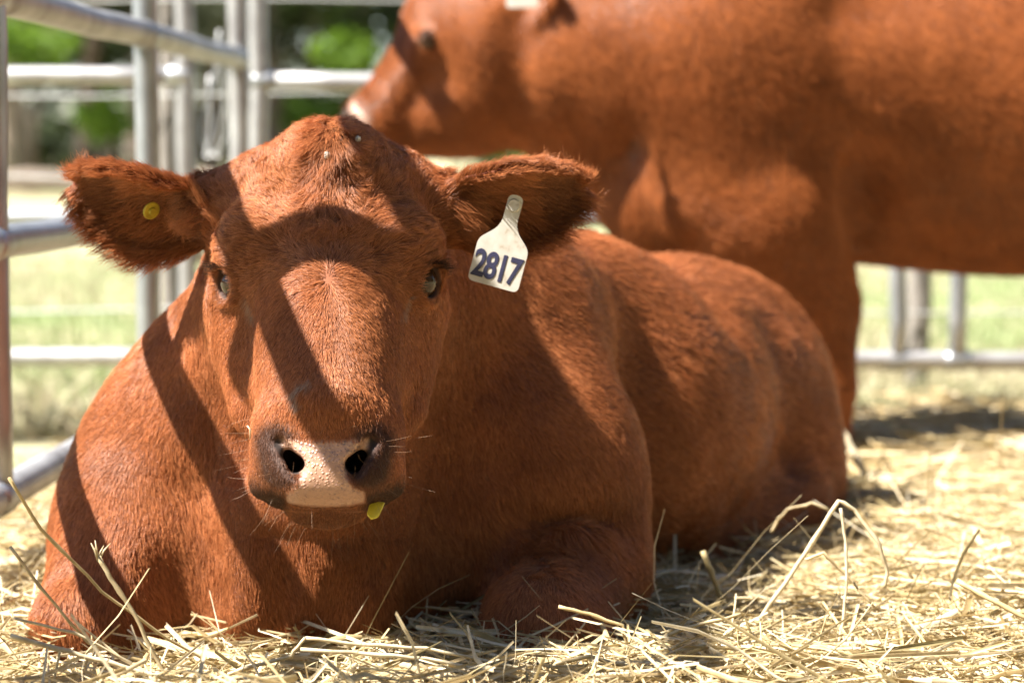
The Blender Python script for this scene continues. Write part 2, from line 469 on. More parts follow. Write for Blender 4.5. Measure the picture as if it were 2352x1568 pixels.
# ================================================================== ANIMALS: smooth bodies from a distance field
class Field:
    def __init__(self, xs, ys, zs):
        self.ax = [np.asarray(a, np.float32) for a in (xs, ys, zs)]
        self.D = np.full([len(a) for a in self.ax], 1.0, np.float32)
    def box(self, lo, hi, m):
        s = []
        for a, l, h in zip(self.ax, lo, hi):
            i0 = max(0, int(np.searchsorted(a, l - m)) - 1); i1 = min(len(a), int(np.searchsorted(a, h + m)) + 1)
            s.append(slice(i0, i1))
        X = self.ax[0][s[0]][:, None, None]; Y = self.ax[1][s[1]][None, :, None]; Z = self.ax[2][s[2]][None, None, :]
        return tuple(s), X, Y, Z
    def _union(self, s, d, k):
        D = self.D[s]
        h = np.clip(0.5 + 0.5 * (D - d) / k, 0, 1)
        self.D[s] = D + (d - D) * h - k * h * (1 - h)
    def _cut(self, s, d, k):
        D = self.D[s]; d = -d
        h = np.clip(0.5 + 0.5 * (d - D) / k, 0, 1)
        self.D[s] = D + (d - D) * h + k * h * (1 - h)
    def ell(self, c, r, k=0.03, R=None, cut=False):
        c = np.asarray(c, np.float32); r = np.asarray(r, np.float32) * np.ones(3, np.float32)
        ext = r if R is None else np.full(3, r.max())
        s, X, Y, Z = self.box(c - ext, c + ext, k + 0.015)
        if 0 in self.D[s].shape: return
        x, y, z = X - c[0], Y - c[1], Z - c[2]
        if R is not None:
            R = np.asarray(R, np.float32)      # rows: local axes
            x, y, z = (R[i][0] * x + R[i][1] * y + R[i][2] * z for i in range(3))
        k0 = np.sqrt((x / r[0]) ** 2 + (y / r[1]) ** 2 + (z / r[2]) ** 2)
        k1 = np.sqrt((x / r[0] ** 2) ** 2 + (y / r[1] ** 2) ** 2 + (z / r[2] ** 2) ** 2) + 1e-6
        d = k0 * (k0 - 1) / k1
        (self._cut if cut else self._union)(s, d, k)
    def cone(self, a, b, r1, r2, k=0.03, cut=False):
        a = np.asarray(a, np.float32); b = np.asarray(b, np.float32)
        r = max(r1, r2)
        s, X, Y, Z = self.box(np.minimum(a, b) - r, np.maximum(a, b) + r, k + 0.015)
        if 0 in self.D[s].shape: return
        ba = b - a; l2 = float(ba @ ba); rr = r1 - r2; a2 = l2 - rr * rr; il2 = 1.0 / l2
        px, py, pz = X - a[0], Y - a[1], Z - a[2]
        y = px * ba[0] + py * ba[1] + pz * ba[2]; z = y - l2
        x2 = (px * l2 - ba[0] * y) ** 2 + (py * l2 - ba[1] * y) ** 2 + (pz * l2 - ba[2] * y) ** 2
        y2 = y * y * l2; z2 = z * z * l2
        kk = np.sign(rr) * rr * rr * x2
        d = (np.sqrt(x2 * a2 * il2) + y * rr) * il2 - r1
        m1 = np.sign(z) * a2 * z2 > kk; m2 = np.sign(y) * a2 * y2 < kk
        d = np.where(m1, np.sqrt(x2 + z2) * il2 - r2, np.where(m2, np.sqrt(x2 + y2) * il2 - r1, d))
        (self._cut if cut else self._union)(s, d.astype(np.float32), k)
    def clay(self, a, b, rad, amp):
        """soft stroke along a-b: amp > 0 adds material, < 0 presses in"""
        a = np.asarray(a, np.float32); b = np.asarray(b, np.float32)
        s, X, Y, Z = self.box(np.minimum(a, b), np.maximum(a, b), 2.6 * rad)
        if 0 in self.D[s].shape: return
        ba = b - a; l2 = float(ba @ ba) + 1e-9
        t = np.clip(((X - a[0]) * ba[0] + (Y - a[1]) * ba[1] + (Z - a[2]) * ba[2]) / l2, 0, 1)
        d2 = (X - a[0] - t * ba[0]) ** 2 + (Y - a[1] - t * ba[1]) ** 2 + (Z - a[2] - t * ba[2]) ** 2
        self.D[s] -= amp * np.exp(-d2 / (rad * rad)).astype(np.float32)
    def ear(self, o, axis, normal, L, table, cup, t, k=0.012, curl=0.0):
        a = unit(axis); n = np.asarray(normal, float); n = unit(n - a * (n @ a)); sd = np.cross(n, a)   # sd: 'upper' side
        if sd[2] < 0: sd = -sd
        o = np.asarray(o, float)
        s, X, Y, Z = self.box(o - L * 1.15, o + L * 1.15, 0.0)
        x, y, z = X - o[0], Y - o[1], Z - o[2]
        u = x * a[0] + y * a[1] + z * a[2]; v = x * sd[0] + y * sd[1] + z * sd[2]; w = x * n[0] + y * n[1] + z * n[2]
        tb = np.asarray(table, float)
        hu = np.interp(u / L, tb[:, 0], tb[:, 1]); hl = np.interp(u / L, tb[:, 0], tb[:, 2])
        hw = np.where(v > 0, hu, hl) + 1e-4
        rel = np.clip(np.abs(v) / (hw + 0.01), 0, 1.2)
        fade = np.clip(u / L * 2.2, 0.15, 1) * np.clip((1.25 - u / L) * 2.2, 0, 1)
        w0 = cup * rel ** 2 * fade + curl * np.clip(v / (hw + .01), 0, 1.2) ** 3 * fade - 0.25 * cup
        e = np.maximum(np.abs(v) - hw, np.maximum(u - L, -u - 0.01) * 0.8)
        dw = np.abs(w - w0)
        th = t * (1.15 - 0.35 * np.clip(u / L, 0, 1))
        d = np.sqrt(dw ** 2 + np.maximum(e, 0) ** 2) - th
        self._union(s, d.astype(np.float32), k)
    def mesh(self, smooth=1):
        D = self.D
        S = D < 0
        c = S[:-1, :-1, :-1].astype(np.int8)
        tot = np.zeros_like(c)
        for i in (0, 1):
            for j in (0, 1):
                for k in (0, 1):
                    tot += S[i:S.shape[0] - 1 + i, j:S.shape[1] - 1 + j, k:S.shape[2] - 1 + k]
        act = (tot > 0) & (tot < 8)
        cells = np.argwhere(act)
        idx = np.full(act.shape, -1, np.int32); idx[act] = np.arange(len(cells))
        vals = {}
        for i in (0, 1):
            for j in (0, 1):
                for k in (0, 1):
                    vals[i, j, k] = D[cells[:, 0] + i, cells[:, 1] + j, cells[:, 2] + k]
        acc = np.zeros((len(cells), 3)); cnt = np.zeros(len(cells))
        for axis in range(3):
            for p in (0, 1):
                for q in (0, 1):
                    a = [p, q]; a.insert(axis, 0); b = [p, q]; b.insert(axis, 1)
                    va, vb = vals[tuple(a)], vals[tuple(b)]
                    m = (va < 0) != (vb < 0)
                    t = va / np.where(m, va - vb, 1)
                    pt = np.tile(np.array(a, float), (len(cells), 1)); pt[:, axis] = t
                    acc[m] += pt[m]; cnt[m] += 1
        loc = acc / cnt[:, None]
        V = np.empty((len(cells), 3))
        for ax in range(3):
            A = self.ax[ax].astype(float)
            V[:, ax] = A[cells[:, ax]] * (1 - loc[:, ax]) + A[cells[:, ax] + 1] * loc[:, ax]
        quads = []
        for axis in range(3):
            o1, o2 = (axis + 1) % 3, (axis + 2) % 3
            sl0 = [slice(None)] * 3; sl1 = [slice(None)] * 3
            sl0[axis] = slice(0, -1); sl1[axis] = slice(1, None)
            a, b = S[tuple(sl0)], S[tuple(sl1)]
            e = np.argwhere(a != b)
            ok = (e[:, o1] > 0) & (e[:, o2] > 0) & (e[:, o1] < act.shape[o1]) & (e[:, o2] < act.shape[o2])
            e = e[ok]
            flip = ~a[tuple(e.T)]
            def cell(d1, d2):
                f = e.copy(); f[:, o1] += d1; f[:, o2] += d2
                return idx[tuple(f.T)]
            q = np.stack([cell(-1, -1), cell(0, -1), cell(0, 0), cell(-1, 0)], 1)
            q[flip] = q[flip][:, ::-1]
            quads.append(q)
        Q = np.concatenate(quads)
        for _ in range(smooth):
            sm = np.zeros_like(V); n = np.zeros(len(V))
            for i in range(4):
                j = (i + 1) % 4
                np.add.at(sm, Q[:, i], V[Q[:, j]]); np.add.at(n, Q[:, i], 1)
                np.add.at(sm, Q[:, j], V[Q[:, i]]); np.add.at(n, Q[:, j], 1)
            V = 0.5 * V + 0.5 * sm / np.maximum(n, 1)[:, None]
        return V, Q

def axis_grid(lo, hi, flo, fhi, fine, coarse):
    out = []
    if flo > lo: out.append(np.arange(flo - coarse, lo - coarse, -coarse)[::-1])
    out.append(np.arange(flo, fhi, fine))
    if hi > fhi: out.append(np.arange(fhi + coarse * 0.6, hi + coarse, coarse))
    return np.concatenate(out)

def m_px(Y): return Y / F     # metres per picture pixel at distance Y

def vertex_normals(V, Q):
    n = np.cross(V[Q[:, 2]] - V[Q[:, 0]], V[Q[:, 3]] - V[Q[:, 1]])
    vn = np.zeros_like(V)
    for i in range(4): np.add.at(vn, Q[:, i], n)
    return vn / (np.linalg.norm(vn, axis=1, keepdims=True) + 1e-12)

# ---------------------------------------------------------------- the lying cow
f = Field(axis_grid(-0.56, 0.66, -0.50, 0.10, 0.0026, 0.009),
          axis_grid(2.10, 3.85, 2.12, 2.56, 0.0026, 0.009),
          axis_grid(0.02, 0.70, 0.24, 0.70, 0.0026, 0.009))
# trunk
f.ell(P(820, 1080, 2.84), (0.25, 0.24, 0.215), 0.05)
f.cone(P(900, 985, 2.85), P(1290, 925, 3.08), 0.205, 0.212, 0.06)
f.cone(P(1290, 925, 3.08), P(1590, 925, 3.42), 0.215, 0.212, 0.06)
f.ell(P(1350, 980, 3.15), (0.235, 0.26, 0.20), 0.06)
f.clay(P(1485, 600, 3.22), P(1600, 760, 3.10), 0.05, -0.018)       # dip in front of the hips
f.clay(P(1600, 600, 3.35), P(1680, 650, 3.35), 0.06, 0.006)
f.clay(P(1750, 780, 3.22), P(1830, 1000, 3.2), 0.045, -0.010)     # flank hollow
f.ell(P(1790, 1100, 3.36), (0.095, 0.14, 0.14), 0.05)              # thigh
f.cone(P(1790, 1180, 3.22), P(1600, 1290, 3.06), 0.07, 0.05, 0.04)  # stifle
f.clay(P(1815, 1050, 3.2), P(1800, 1230, 3.18), 0.022, -0.012)
# shoulders, chest and brisket
f.ell(P(520, 1120, 2.66), (0.165, 0.15, 0.20), 0.06)
f.ell(P(400, 1190, 2.66), (0.125, 0.13, 0.165), 0.05)
f.ell(P(1010, 1080, 2.72), (0.165, 0.15, 0.20), 0.06)
f.ell(P(1150, 1070, 2.70), (0.155, 0.145, 0.165), 0.07)
f.cone(P(1060, 830, 2.80), P(1200, 1120, 2.69), 0.14, 0.135, 0.07)
f.ell(P(740, 1280, 2.58), (0.16, 0.13, 0.15), 0.06)
f.ell(P(1120, 800, 2.84), (0.15, 0.16, 0.125), 0.06)              # withers
f.cone(P(1180, 700, 2.86), P(1330, 690, 3.0), 0.075, 0.08, 0.05)
# neck
f.cone(P(735, 640, 2.52), P(700, 930, 2.66), 0.115, 0.185, 0.06)
f.cone(P(760, 600, 2.56), P(1060, 760, 2.80), 0.105, 0.16, 0.06)
f.cone(P(740, 1000, 2.48), P(720, 1330, 2.53), 0.075, 0.11, 0.06)  # dewlap
# fore legs folded under
f.cone(P(330, 1240, 2.60), P(235, 1440, 2.50), 0.105, 0.062, 0.04)
f.cone(P(250, 1450, 2.54), P(165, 1440, 2.47), 0.056, 0.036, 0.05)
f.cone(P(165, 1445, 2.47), P(280, 1540, 2.48), 0.034, 0.030, 0.03)
f.cone(P(1170, 1030, 2.70), P(1320, 1300, 2.64), 0.10, 0.085, 0.05)
f.cone(P(1300, 1340, 2.64), P(1250, 1470, 2.47), 0.086, 0.076, 0.045)
f.cone(P(1240, 1470, 2.47), P(1160, 1560, 2.44), 0.070, 0.050, 0.03)
# sculpting of the chest
f.clay(P(1110, 1080, 2.52), P(1010, 1420, 2.46), 0.045, -0.022)    # groove between brisket and near leg
f.clay(P(1180, 1180, 2.56), P(1400, 1210, 2.58), 0.030, -0.016)    # crease above the forearm
f.clay(P(1240, 1190, 2.52), P(1380, 1225, 2.56), 0.014, 0.007)
f.clay(P(1450, 850, 2.86), P(1470, 1330, 2.80), 0.05, -0.015)      # behind the elbow
f.clay(P(1290, 760, 2.78), P(1440, 1050, 2.78), 0.045, -0.012)
f.clay(P(430, 1150, 2.48), P(480, 1330, 2.46), 0.035, -0.010)
f.clay(P(380, 1340, 2.47), P(440, 1420, 2.45), 0.030, -0.012)
f.clay(P(250, 1100, 2.52), P(330, 1330, 2.48), 0.040, 0.006)
f.clay(P(500, 760, 2.52), P(520, 1100, 2.50), 0.018, -0.011)       # folds of the throat
f.clay(P(560, 1010, 2.46), P(600, 1250, 2.46), 0.016, -0.011)
f.clay(P(620, 1230, 2.43), P(900, 1240, 2.43), 0.015, -0.008)
f.clay(P(960, 1000, 2.47), P(880, 1300, 2.44), 0.020, -0.014)
f.clay(P(860, 1200, 2.43), P(760, 1440, 2.42), 0.020, -0.012)
f.clay(P(180, 1380, 2.42), P(320, 1500, 2.40), 0.016, -0.012)

f.clay(P(420, 1000, 2.50), P(470, 1180, 2.46), 0.030, 0.008)
f.clay(P(560, 1180, 2.45), P(540, 1400, 2.44), 0.032, 0.010)
f.clay(P(470, 1230, 2.46), P(500, 1380, 2.45), 0.020, -0.008)
f.clay(P(660, 1300, 2.43), P(640, 1480, 2.42), 0.022, -0.010)
f.clay(P(1010, 900, 2.62), P(1120, 1180, 2.54), 0.030, 0.008)
f.clay(P(1000, 1050, 2.52), P(960, 1400, 2.46), 0.016, -0.008)
f.clay(P(930, 1180, 2.46), P(870, 1400, 2.44), 0.014, -0.006)

# head
f.ell(P(755, 530, 2.465), (0.100, 0.085, 0.095), 0.03)             # cranium
f.ell(P(755, 430, 2.475), (0.085, 0.060, 0.055), 0.03)
f.ell(P(764, 368, 2.465), (0.046, 0.042, 0.034), 0.028)           # poll
f.cone(P(600, 450, 2.50), P(480, 475, 2.51), 0.042, 0.032, 0.03)   # ear roots
f.cone(P(915, 445, 2.50), P(1035, 482, 2.505), 0.042, 0.034, 0.03)
f.ell(P(590, 580, 2.415), (0.043, 0.040, 0.050), 0.03)             # brows
f.ell(P(922, 580, 2.415), (0.043, 0.040, 0.050), 0.03)
f.cone(P(755, 600, 2.405), P(752, 940, 2.265), 0.060, 0.050, 0.03)  # nose bridge
f.cone(P(680, 640, 2.418), P(690, 960, 2.295), 0.052, 0.040, 0.04)
f.cone(P(828, 640, 2.418), P(818, 960, 2.295), 0.052, 0.040, 0.04)
f.ell(P(752, 760, 2.475), (0.112, 0.085, 0.110), 0.03)             # cheeks
f.cone(P(570, 700, 2.455), P(610, 930, 2.385), 0.036, 0.035, 0.045)
f.cone(P(940, 700, 2.455), P(900, 930, 2.385), 0.036, 0.035, 0.045)
f.cone(P(752, 880, 2.43), P(752, 1060, 2.29), 0.080, 0.050, 0.04)
f.cone(P(695, 1030, 2.275), P(810, 1030, 2.275), 0.048, 0.048, 0.03)
f.cone(P(666, 1078, 2.262), P(838, 1078, 2.262), 0.036, 0.036, 0.015)  # upper lip
f.cone(P(622, 1113, 2.264), P(880, 1113, 2.264), 0.0190, 0.0190, 0.016)
f.cone(P(700, 1110, 2.228), P(806, 1110, 2.228), 0.0215, 0.0215, 0.028)
f.cone(P(712, 1072, 2.237), P(793, 1072, 2.237), 0.025, 0.025, 0.028)    # front of the pad
f.cone(P(690, 1020, 2.256), P(812, 1020, 2.256), 0.024, 0.024, 0.025)
f.ell(P(752, 1166, 2.285), (0.043, 0.030, 0.0205), 0.010)          # lower lip and chin
f.cone(P(752, 960, 2.47), P(752, 1140, 2.325), 0.055, 0.028, 0.03)
f.clay(P(655, 1156, 2.235), P(850, 1156, 2.235), 0.0080, -0.013)   # mouth line
f.clay(P(600, 1150, 2.262), P(650, 1158, 2.24), 0.008, -0.005)
f.clay(P(855, 1158, 2.24), P(905, 1152, 2.262), 0.008, -0.005)
f.clay(P(752, 1175, 2.25), P(752, 1215, 2.26), 0.008, -0.006)
# facial planes
f.clay(P(610, 690, 2.37), P(640, 900, 2.32), 0.030, -0.003)        # hollows beside the nose
f.clay(P(898, 690, 2.37), P(868, 900, 2.32), 0.030, -0.003)
f.clay(P(700, 580, 2.36), P(810, 580, 2.36), 0.040, -0.004)
f.clay(P(620, 470, 2.41), P(690, 440, 2.41), 0.025, -0.004)
f.clay(P(885, 470, 2.41), P(820, 440, 2.41), 0.025, -0.004)
f.clay(P(985, 490, 2.43), P(1000, 560, 2.44), 0.013, -0.004)
f.clay(P(512, 820, 2.44), P(585, 1000, 2.36), 0.014, 0.004)        # jaw line
f.clay(P(990, 820, 2.44), P(920, 1000, 2.36), 0.014, 0.004)
f.clay(P(560, 900, 2.37), P(600, 1010, 2.31), 0.016, -0.005)
f.clay(P(945, 900, 2.37), P(905, 1010, 2.31), 0.016, -0.005)
for xa, xb in ((632, 655), (872, 850)):                            # wrinkles inside the brows
    f.clay(P(xa, 560, 2.375), P(xb, 690, 2.36), 0.010, -0.003)
    f.clay(P((xa - 752) * 0.86 + 752, 570, 2.365), P((xb - 752) * 0.86 + 752, 680, 2.35), 0.008, -0.002)
# nostrils
for sx in (-1, 1):
    cx = 746
    q = lambda dx, y, Y: P(cx + sx * dx, y, Y)
    f.cone(q(106, 1014, 2.226), q(64, 1080, 2.200), 0.0065, 0.0090, 0.006, cut=True)
    f.cone(q(66, 1072, 2.200), q(74, 1055, 2.262), 0.0090, 0.012, 0.005, cut=True)
    f.cone(q(88, 1046, 2.212), q(86, 1045, 2.262), 0.0065, 0.008, 0.005, cut=True)
    f.clay(q(118, 1030, 2.235), q(95, 1090, 2.225), 0.011, 0.004)    # wing of the nostril
    f.clay(q(60, 1108, 2.218), q(92, 1112, 2.225), 0.008, -0.003)
# eyes
EYES = []
for sx, ex, ey in ((-1, 556, 650), (1, 955, 646)):
    c = P(ex, ey, 2.408)
    e = unit([0.82 * sx, -0.57, 0.04])
    up = unit(np.array([0, 0.25, 1.0]) - e * (np.array([0, 0.25, 1.0]) @ e)); h = np.cross(up, e)
    f.ell(c + e * 0.002, 0.0245, 0.012)
    f.clay(c + e * 0.016 + up * 0.016 - h * 0.016, c + e * 0.016 + up * 0.016 + h * 0.016, 0.009, 0.005)   # upper lid
    f.clay(c + e * 0.018 - up * 0.020 - h * 0.012, c + e * 0.018 - up * 0.020 + h * 0.012, 0.007, 0.0025)
    R = np.stack([e, h, up])
    f.ell(c + e * 0.023 - up * 0.0010, (0.018, 0.0182, 0.0172), 0.003, R=R, cut=True)
    EYES.append((c, e, up, h, sx))
# ears
EAR_L = dict(o=P(505, 505, 2.512), tip=P(172, 428, 2.500))
EAR_R = dict(o=P(1015, 510, 2.500), tip=P(1343, 440, 2.490))
s = m_px(2.47)
tabL = [(-0.1, 40, 45), (0.1, 50, 78), (0.25, 76, 112), (0.5, 104, 136), (0.75, 102, 104), (0.9, 78, 66), (0.97, 50, 40), (1.0, 30, 25)]
tabR = [(-0.1, 50, 45), (0.1, 78, 66), (0.25, 108, 92), (0.5, 132, 102), (0.75, 120, 84), (0.9, 84, 52), (0.97, 55, 34), (1.0, 32, 22)]
tabL = [(a, b * s, c * s) for a, b, c in tabL]; tabR = [(a, b * s, c * s) for a, b, c in tabR]
for E, tb, nx in ((EAR_L, tabL, 0.10), (EAR_R, tabR, -0.25)):
    ax = E['tip'] - E['o']
    E['L'] = float(np.linalg.norm(ax)); E['a'] = unit(ax)
    E['n'] = np.array([nx, -1.0, -0.50]); E['n'] = unit(E['n'] - E['a'] * (E['n'] @ E['a']))
    E['tab'] = np.array(tb)
    f.ear(E['o'], E['a'], E['n'], E['L'], tb, 0.036, 0.0042, k=0.014, curl=0.026)
LV, LQ = f.mesh(2)
del f

# ---------------------------------------------------------------- colouring and coat of the lying cow
def in_poly(x, y, poly):
    poly = np.asarray(poly, float)
    inside = np.zeros(len(x), bool); dist = np.full(len(x), 1e9)
    for (x0, y0), (x1, y1) in zip(poly, np.roll(poly, -1, 0)):
        c = ((y0 > y) != (y1 > y)) & (x < (x1 - x0) * (y - y0) / (y1 - y0 + 1e-12) + x0)
        inside ^= c
        t = np.clip(((x - x0) * (x1 - x0) + (y - y0) * (y1 - y0)) / ((x1 - x0) ** 2 + (y1 - y0) ** 2 + 1e-9), 0, 1)
        dist = np.minimum(dist, np.hypot(x - x0 - t * (x1 - x0), y - y0 - t * (y1 - y0)))
    return np.where(inside, dist, -dist)          # > 0 inside

def seg_dist(x, y, pts):
    d = np.full(len(x), 1e9)
    for (x0, y0), (x1, y1) in zip(pts[:-1], pts[1:]):
        t = np.clip(((x - x0) * (x1 - x0) + (y - y0) * (y1 - y0)) / ((x1 - x0) ** 2 + (y1 - y0) ** 2 + 1e-9), 0, 1)
        d = np.minimum(d, np.hypot(x - x0 - t * (x1 - x0), y - y0 - t * (y1 - y0)))
    return d

LN = vertex_normals(LV, LQ)
LX, LY = proj(LV)
PAD = [(645, 1003), (700, 1012), (750, 1012), (800, 1011), (846, 1005), (846, 1028), (824, 1055), (800, 1074), (795, 1095), (806, 1114), (836, 1128), (842, 1152), (800, 1160), (750, 1163), (705, 1161), (660, 1154), (656, 1130), (686, 1112), (694, 1092), (684, 1070), (662, 1044), (648, 1022)]
front = np.clip((2.345 - LV[:, 1]) / 0.02, 0, 1)
pad = np.clip(0.5 + in_poly(LX, LY, PAD) / 9, 0, 1) * front * np.clip((2.268 - LV[:, 1]) / 0.012, 0, 1)
nos = np.zeros(len(LV)); wing = np.zeros(len(LV)); lipdark = np.zeros(len(LV)); rim = np.zeros(len(LV))
for sx in (-1, 1):
    core = [(746 + sx * 102, 1020), (746 + sx * 84, 1045), (746 + sx * 66, 1076)]
    d = seg_dist(LX, LY, core)
    nos = np.maximum(nos, np.clip((24 - d) / 10, 0, 1) * front * np.clip((LV[:, 1] - 2.214) / 0.008, 0, 1))
    wing = np.maximum(wing, np.clip((62 - seg_dist(LX, LY, [(746 + sx * 112, 1015), (746 + sx * 102, 1075)])) / 26, 0, 1) * front)
    lipdark = np.maximum(lipdark, np.clip((52 - seg_dist(LX, LY, [(746 + sx * 110, 1148), (746 + sx * 172, 1132)])) / 40, 0, 1) * front)
for c, e, up, h, sx in EYES:
    r = np.linalg.norm(LV - c, axis=1)
    q = LV - c
    al = (q @ e) / (r + 1e-9)
    rim = np.maximum(rim, np.clip((0.0290 - r) / 0.004, 0, 1) * np.clip((al - 0.35) / 0.2, 0, 1))
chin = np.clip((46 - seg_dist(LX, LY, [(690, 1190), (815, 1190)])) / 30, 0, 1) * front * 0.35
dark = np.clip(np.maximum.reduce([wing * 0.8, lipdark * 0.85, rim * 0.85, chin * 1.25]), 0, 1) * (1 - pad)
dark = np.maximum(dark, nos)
def ear_coords(E, p):
    sd = np.cross(E['n'], E['a']); sd = sd if sd[2] > 0 else -sd
    q = p - E['o']
    u = q @ E['a'] / E['L']; v = q @ sd; w = q @ E['n']
    hu = np.interp(u, E['tab'][:, 0], E['tab'][:, 1]); hl = np.interp(u, E['tab'][:, 0], E['tab'][:, 2])
    rel = v / np.where(v > 0, hu, hl)
    return u, rel, w, sd

def hide_material():
    m, nt, b = new_mat("red_hide")
    L = nt.links
    tc = N(nt, "ShaderNodeTexCoord")
    n1 = N(nt, "ShaderNodeTexNoise"); n1.inputs["Scale"].default_value = 9; n1.inputs["Detail"].default_value = 6
    L.new(tc.outputs["Object"], n1.inputs["Vector"])
    r1 = ramp(nt, [(0.3, (0.15, 0.040, 0.009)), (0.7, (0.23, 0.066, 0.016))]); L.new(n1.outputs["Fac"], r1.inputs[0])
    ad = N(nt, "ShaderNodeAttribute", attribute_name="dark")
    mx1 = N(nt, "ShaderNodeMix", data_type='RGBA'); mx1.inputs[7].default_value = (0.022, 0.012, 0.009, 1)
    L.new(ad.outputs["Fac"], mx1.inputs[0]); L.new(r1.outputs[0], mx1.inputs[6])
    # bare nose pad: pink with grey freckles
    n2 = N(nt, "ShaderNodeTexNoise"); n2.inputs["Scale"].default_value = 240; n2.inputs["Detail"].default_value = 3
    L.new(tc.outputs["Object"], n2.inputs["Vector"])
    n3 = N(nt, "ShaderNodeTexNoise"); n3.inputs["Scale"].default_value = 28; n3.inputs["Detail"].default_value = 3
    L.new(tc.outputs["Object"], n3.inputs["Vector"])
    ma = N(nt, "ShaderNodeMath", operation='MULTIPLY_ADD'); ma.inputs[1].default_value = 0.45
    L.new(n3.outputs["Fac"], ma.inputs[0]); L.new(n2.outputs["Fac"], ma.inputs[2])
    r2 = ramp(nt, [(0.68, (0.44, 0.25, 0.17)), (0.84, (0.36, 0.20, 0.145)), (0.96, (0.14, 0.10, 0.10))]); L.new(ma.outputs[0], r2.inputs[0])
    ap = N(nt, "ShaderNodeAttribute", attribute_name="pad")
    mx2 = N(nt, "ShaderNodeMix", data_type='RGBA')
    L.new(ap.outputs["Fac"], mx2.inputs[0]); L.new(mx1.outputs[2], mx2.inputs[6]); L.new(r2.outputs[0], mx2.inputs[7])
    # inside of the ears: red skin, with shade of the hollow painted in
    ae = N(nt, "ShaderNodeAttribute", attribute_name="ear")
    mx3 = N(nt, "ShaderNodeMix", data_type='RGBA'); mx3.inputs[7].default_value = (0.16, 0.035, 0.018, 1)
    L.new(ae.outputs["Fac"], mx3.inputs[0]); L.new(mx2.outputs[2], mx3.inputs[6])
    L.new(mx3.outputs[2], b.inputs["Base Color"])
    rr = N(nt, "ShaderNodeMapRange"); rr.inputs["To Min"].default_value = 0.75; rr.inputs["To Max"].default_value = 0.36
    L.new(ap.outputs["Fac"], rr.inputs[0]); L.new(rr.outputs[0], b.inputs["Roughness"])
    b.inputs["Subsurface Weight"].default_value = 0.0
    vo = N(nt, "ShaderNodeTexVoronoi"); vo.inputs["Scale"].default_value = 300
    L.new(tc.outputs["Object"], vo.inputs["Vector"])
    rv = ramp(nt, [(0.0, (1, 1, 1)), (0.5, (0, 0, 0))]); L.new(vo.outputs["Distance"], rv.inputs[0])
    mm = N(nt, "ShaderNodeMath", operation='MULTIPLY'); L.new(rv.outputs[0], mm.inputs[0]); L.new(ap.outputs["Fac"], mm.inputs[1])
    bp = N(nt, "ShaderNodeBump"); bp.inputs["Strength"].default_value = 0.6; bp.inputs["Distance"].default_value = 0.0016
    L.new(mm.outputs[0], bp.inputs["Height"]); L.new(bp.outputs[0], b.inputs["Normal"])
    return m
M['hide'] = hide_material()

cow = empty("lying_cow", (0.0, 2.75, 0.0))
tag(cow, "red brown cow lying in the hay and facing the viewer", "cow", "red cows in the pen")
body = big_mesh("body", LV, LQ, M['hide'], cow)
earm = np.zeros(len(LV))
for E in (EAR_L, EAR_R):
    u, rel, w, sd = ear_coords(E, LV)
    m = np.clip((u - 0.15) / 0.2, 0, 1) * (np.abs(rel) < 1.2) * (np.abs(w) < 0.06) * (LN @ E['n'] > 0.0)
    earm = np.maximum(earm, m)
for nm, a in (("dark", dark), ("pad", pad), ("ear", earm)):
    at = body.data.attributes.new(nm, 'FLOAT', 'POINT'); at.data.foreach_set("value", a.astype(np.float32))

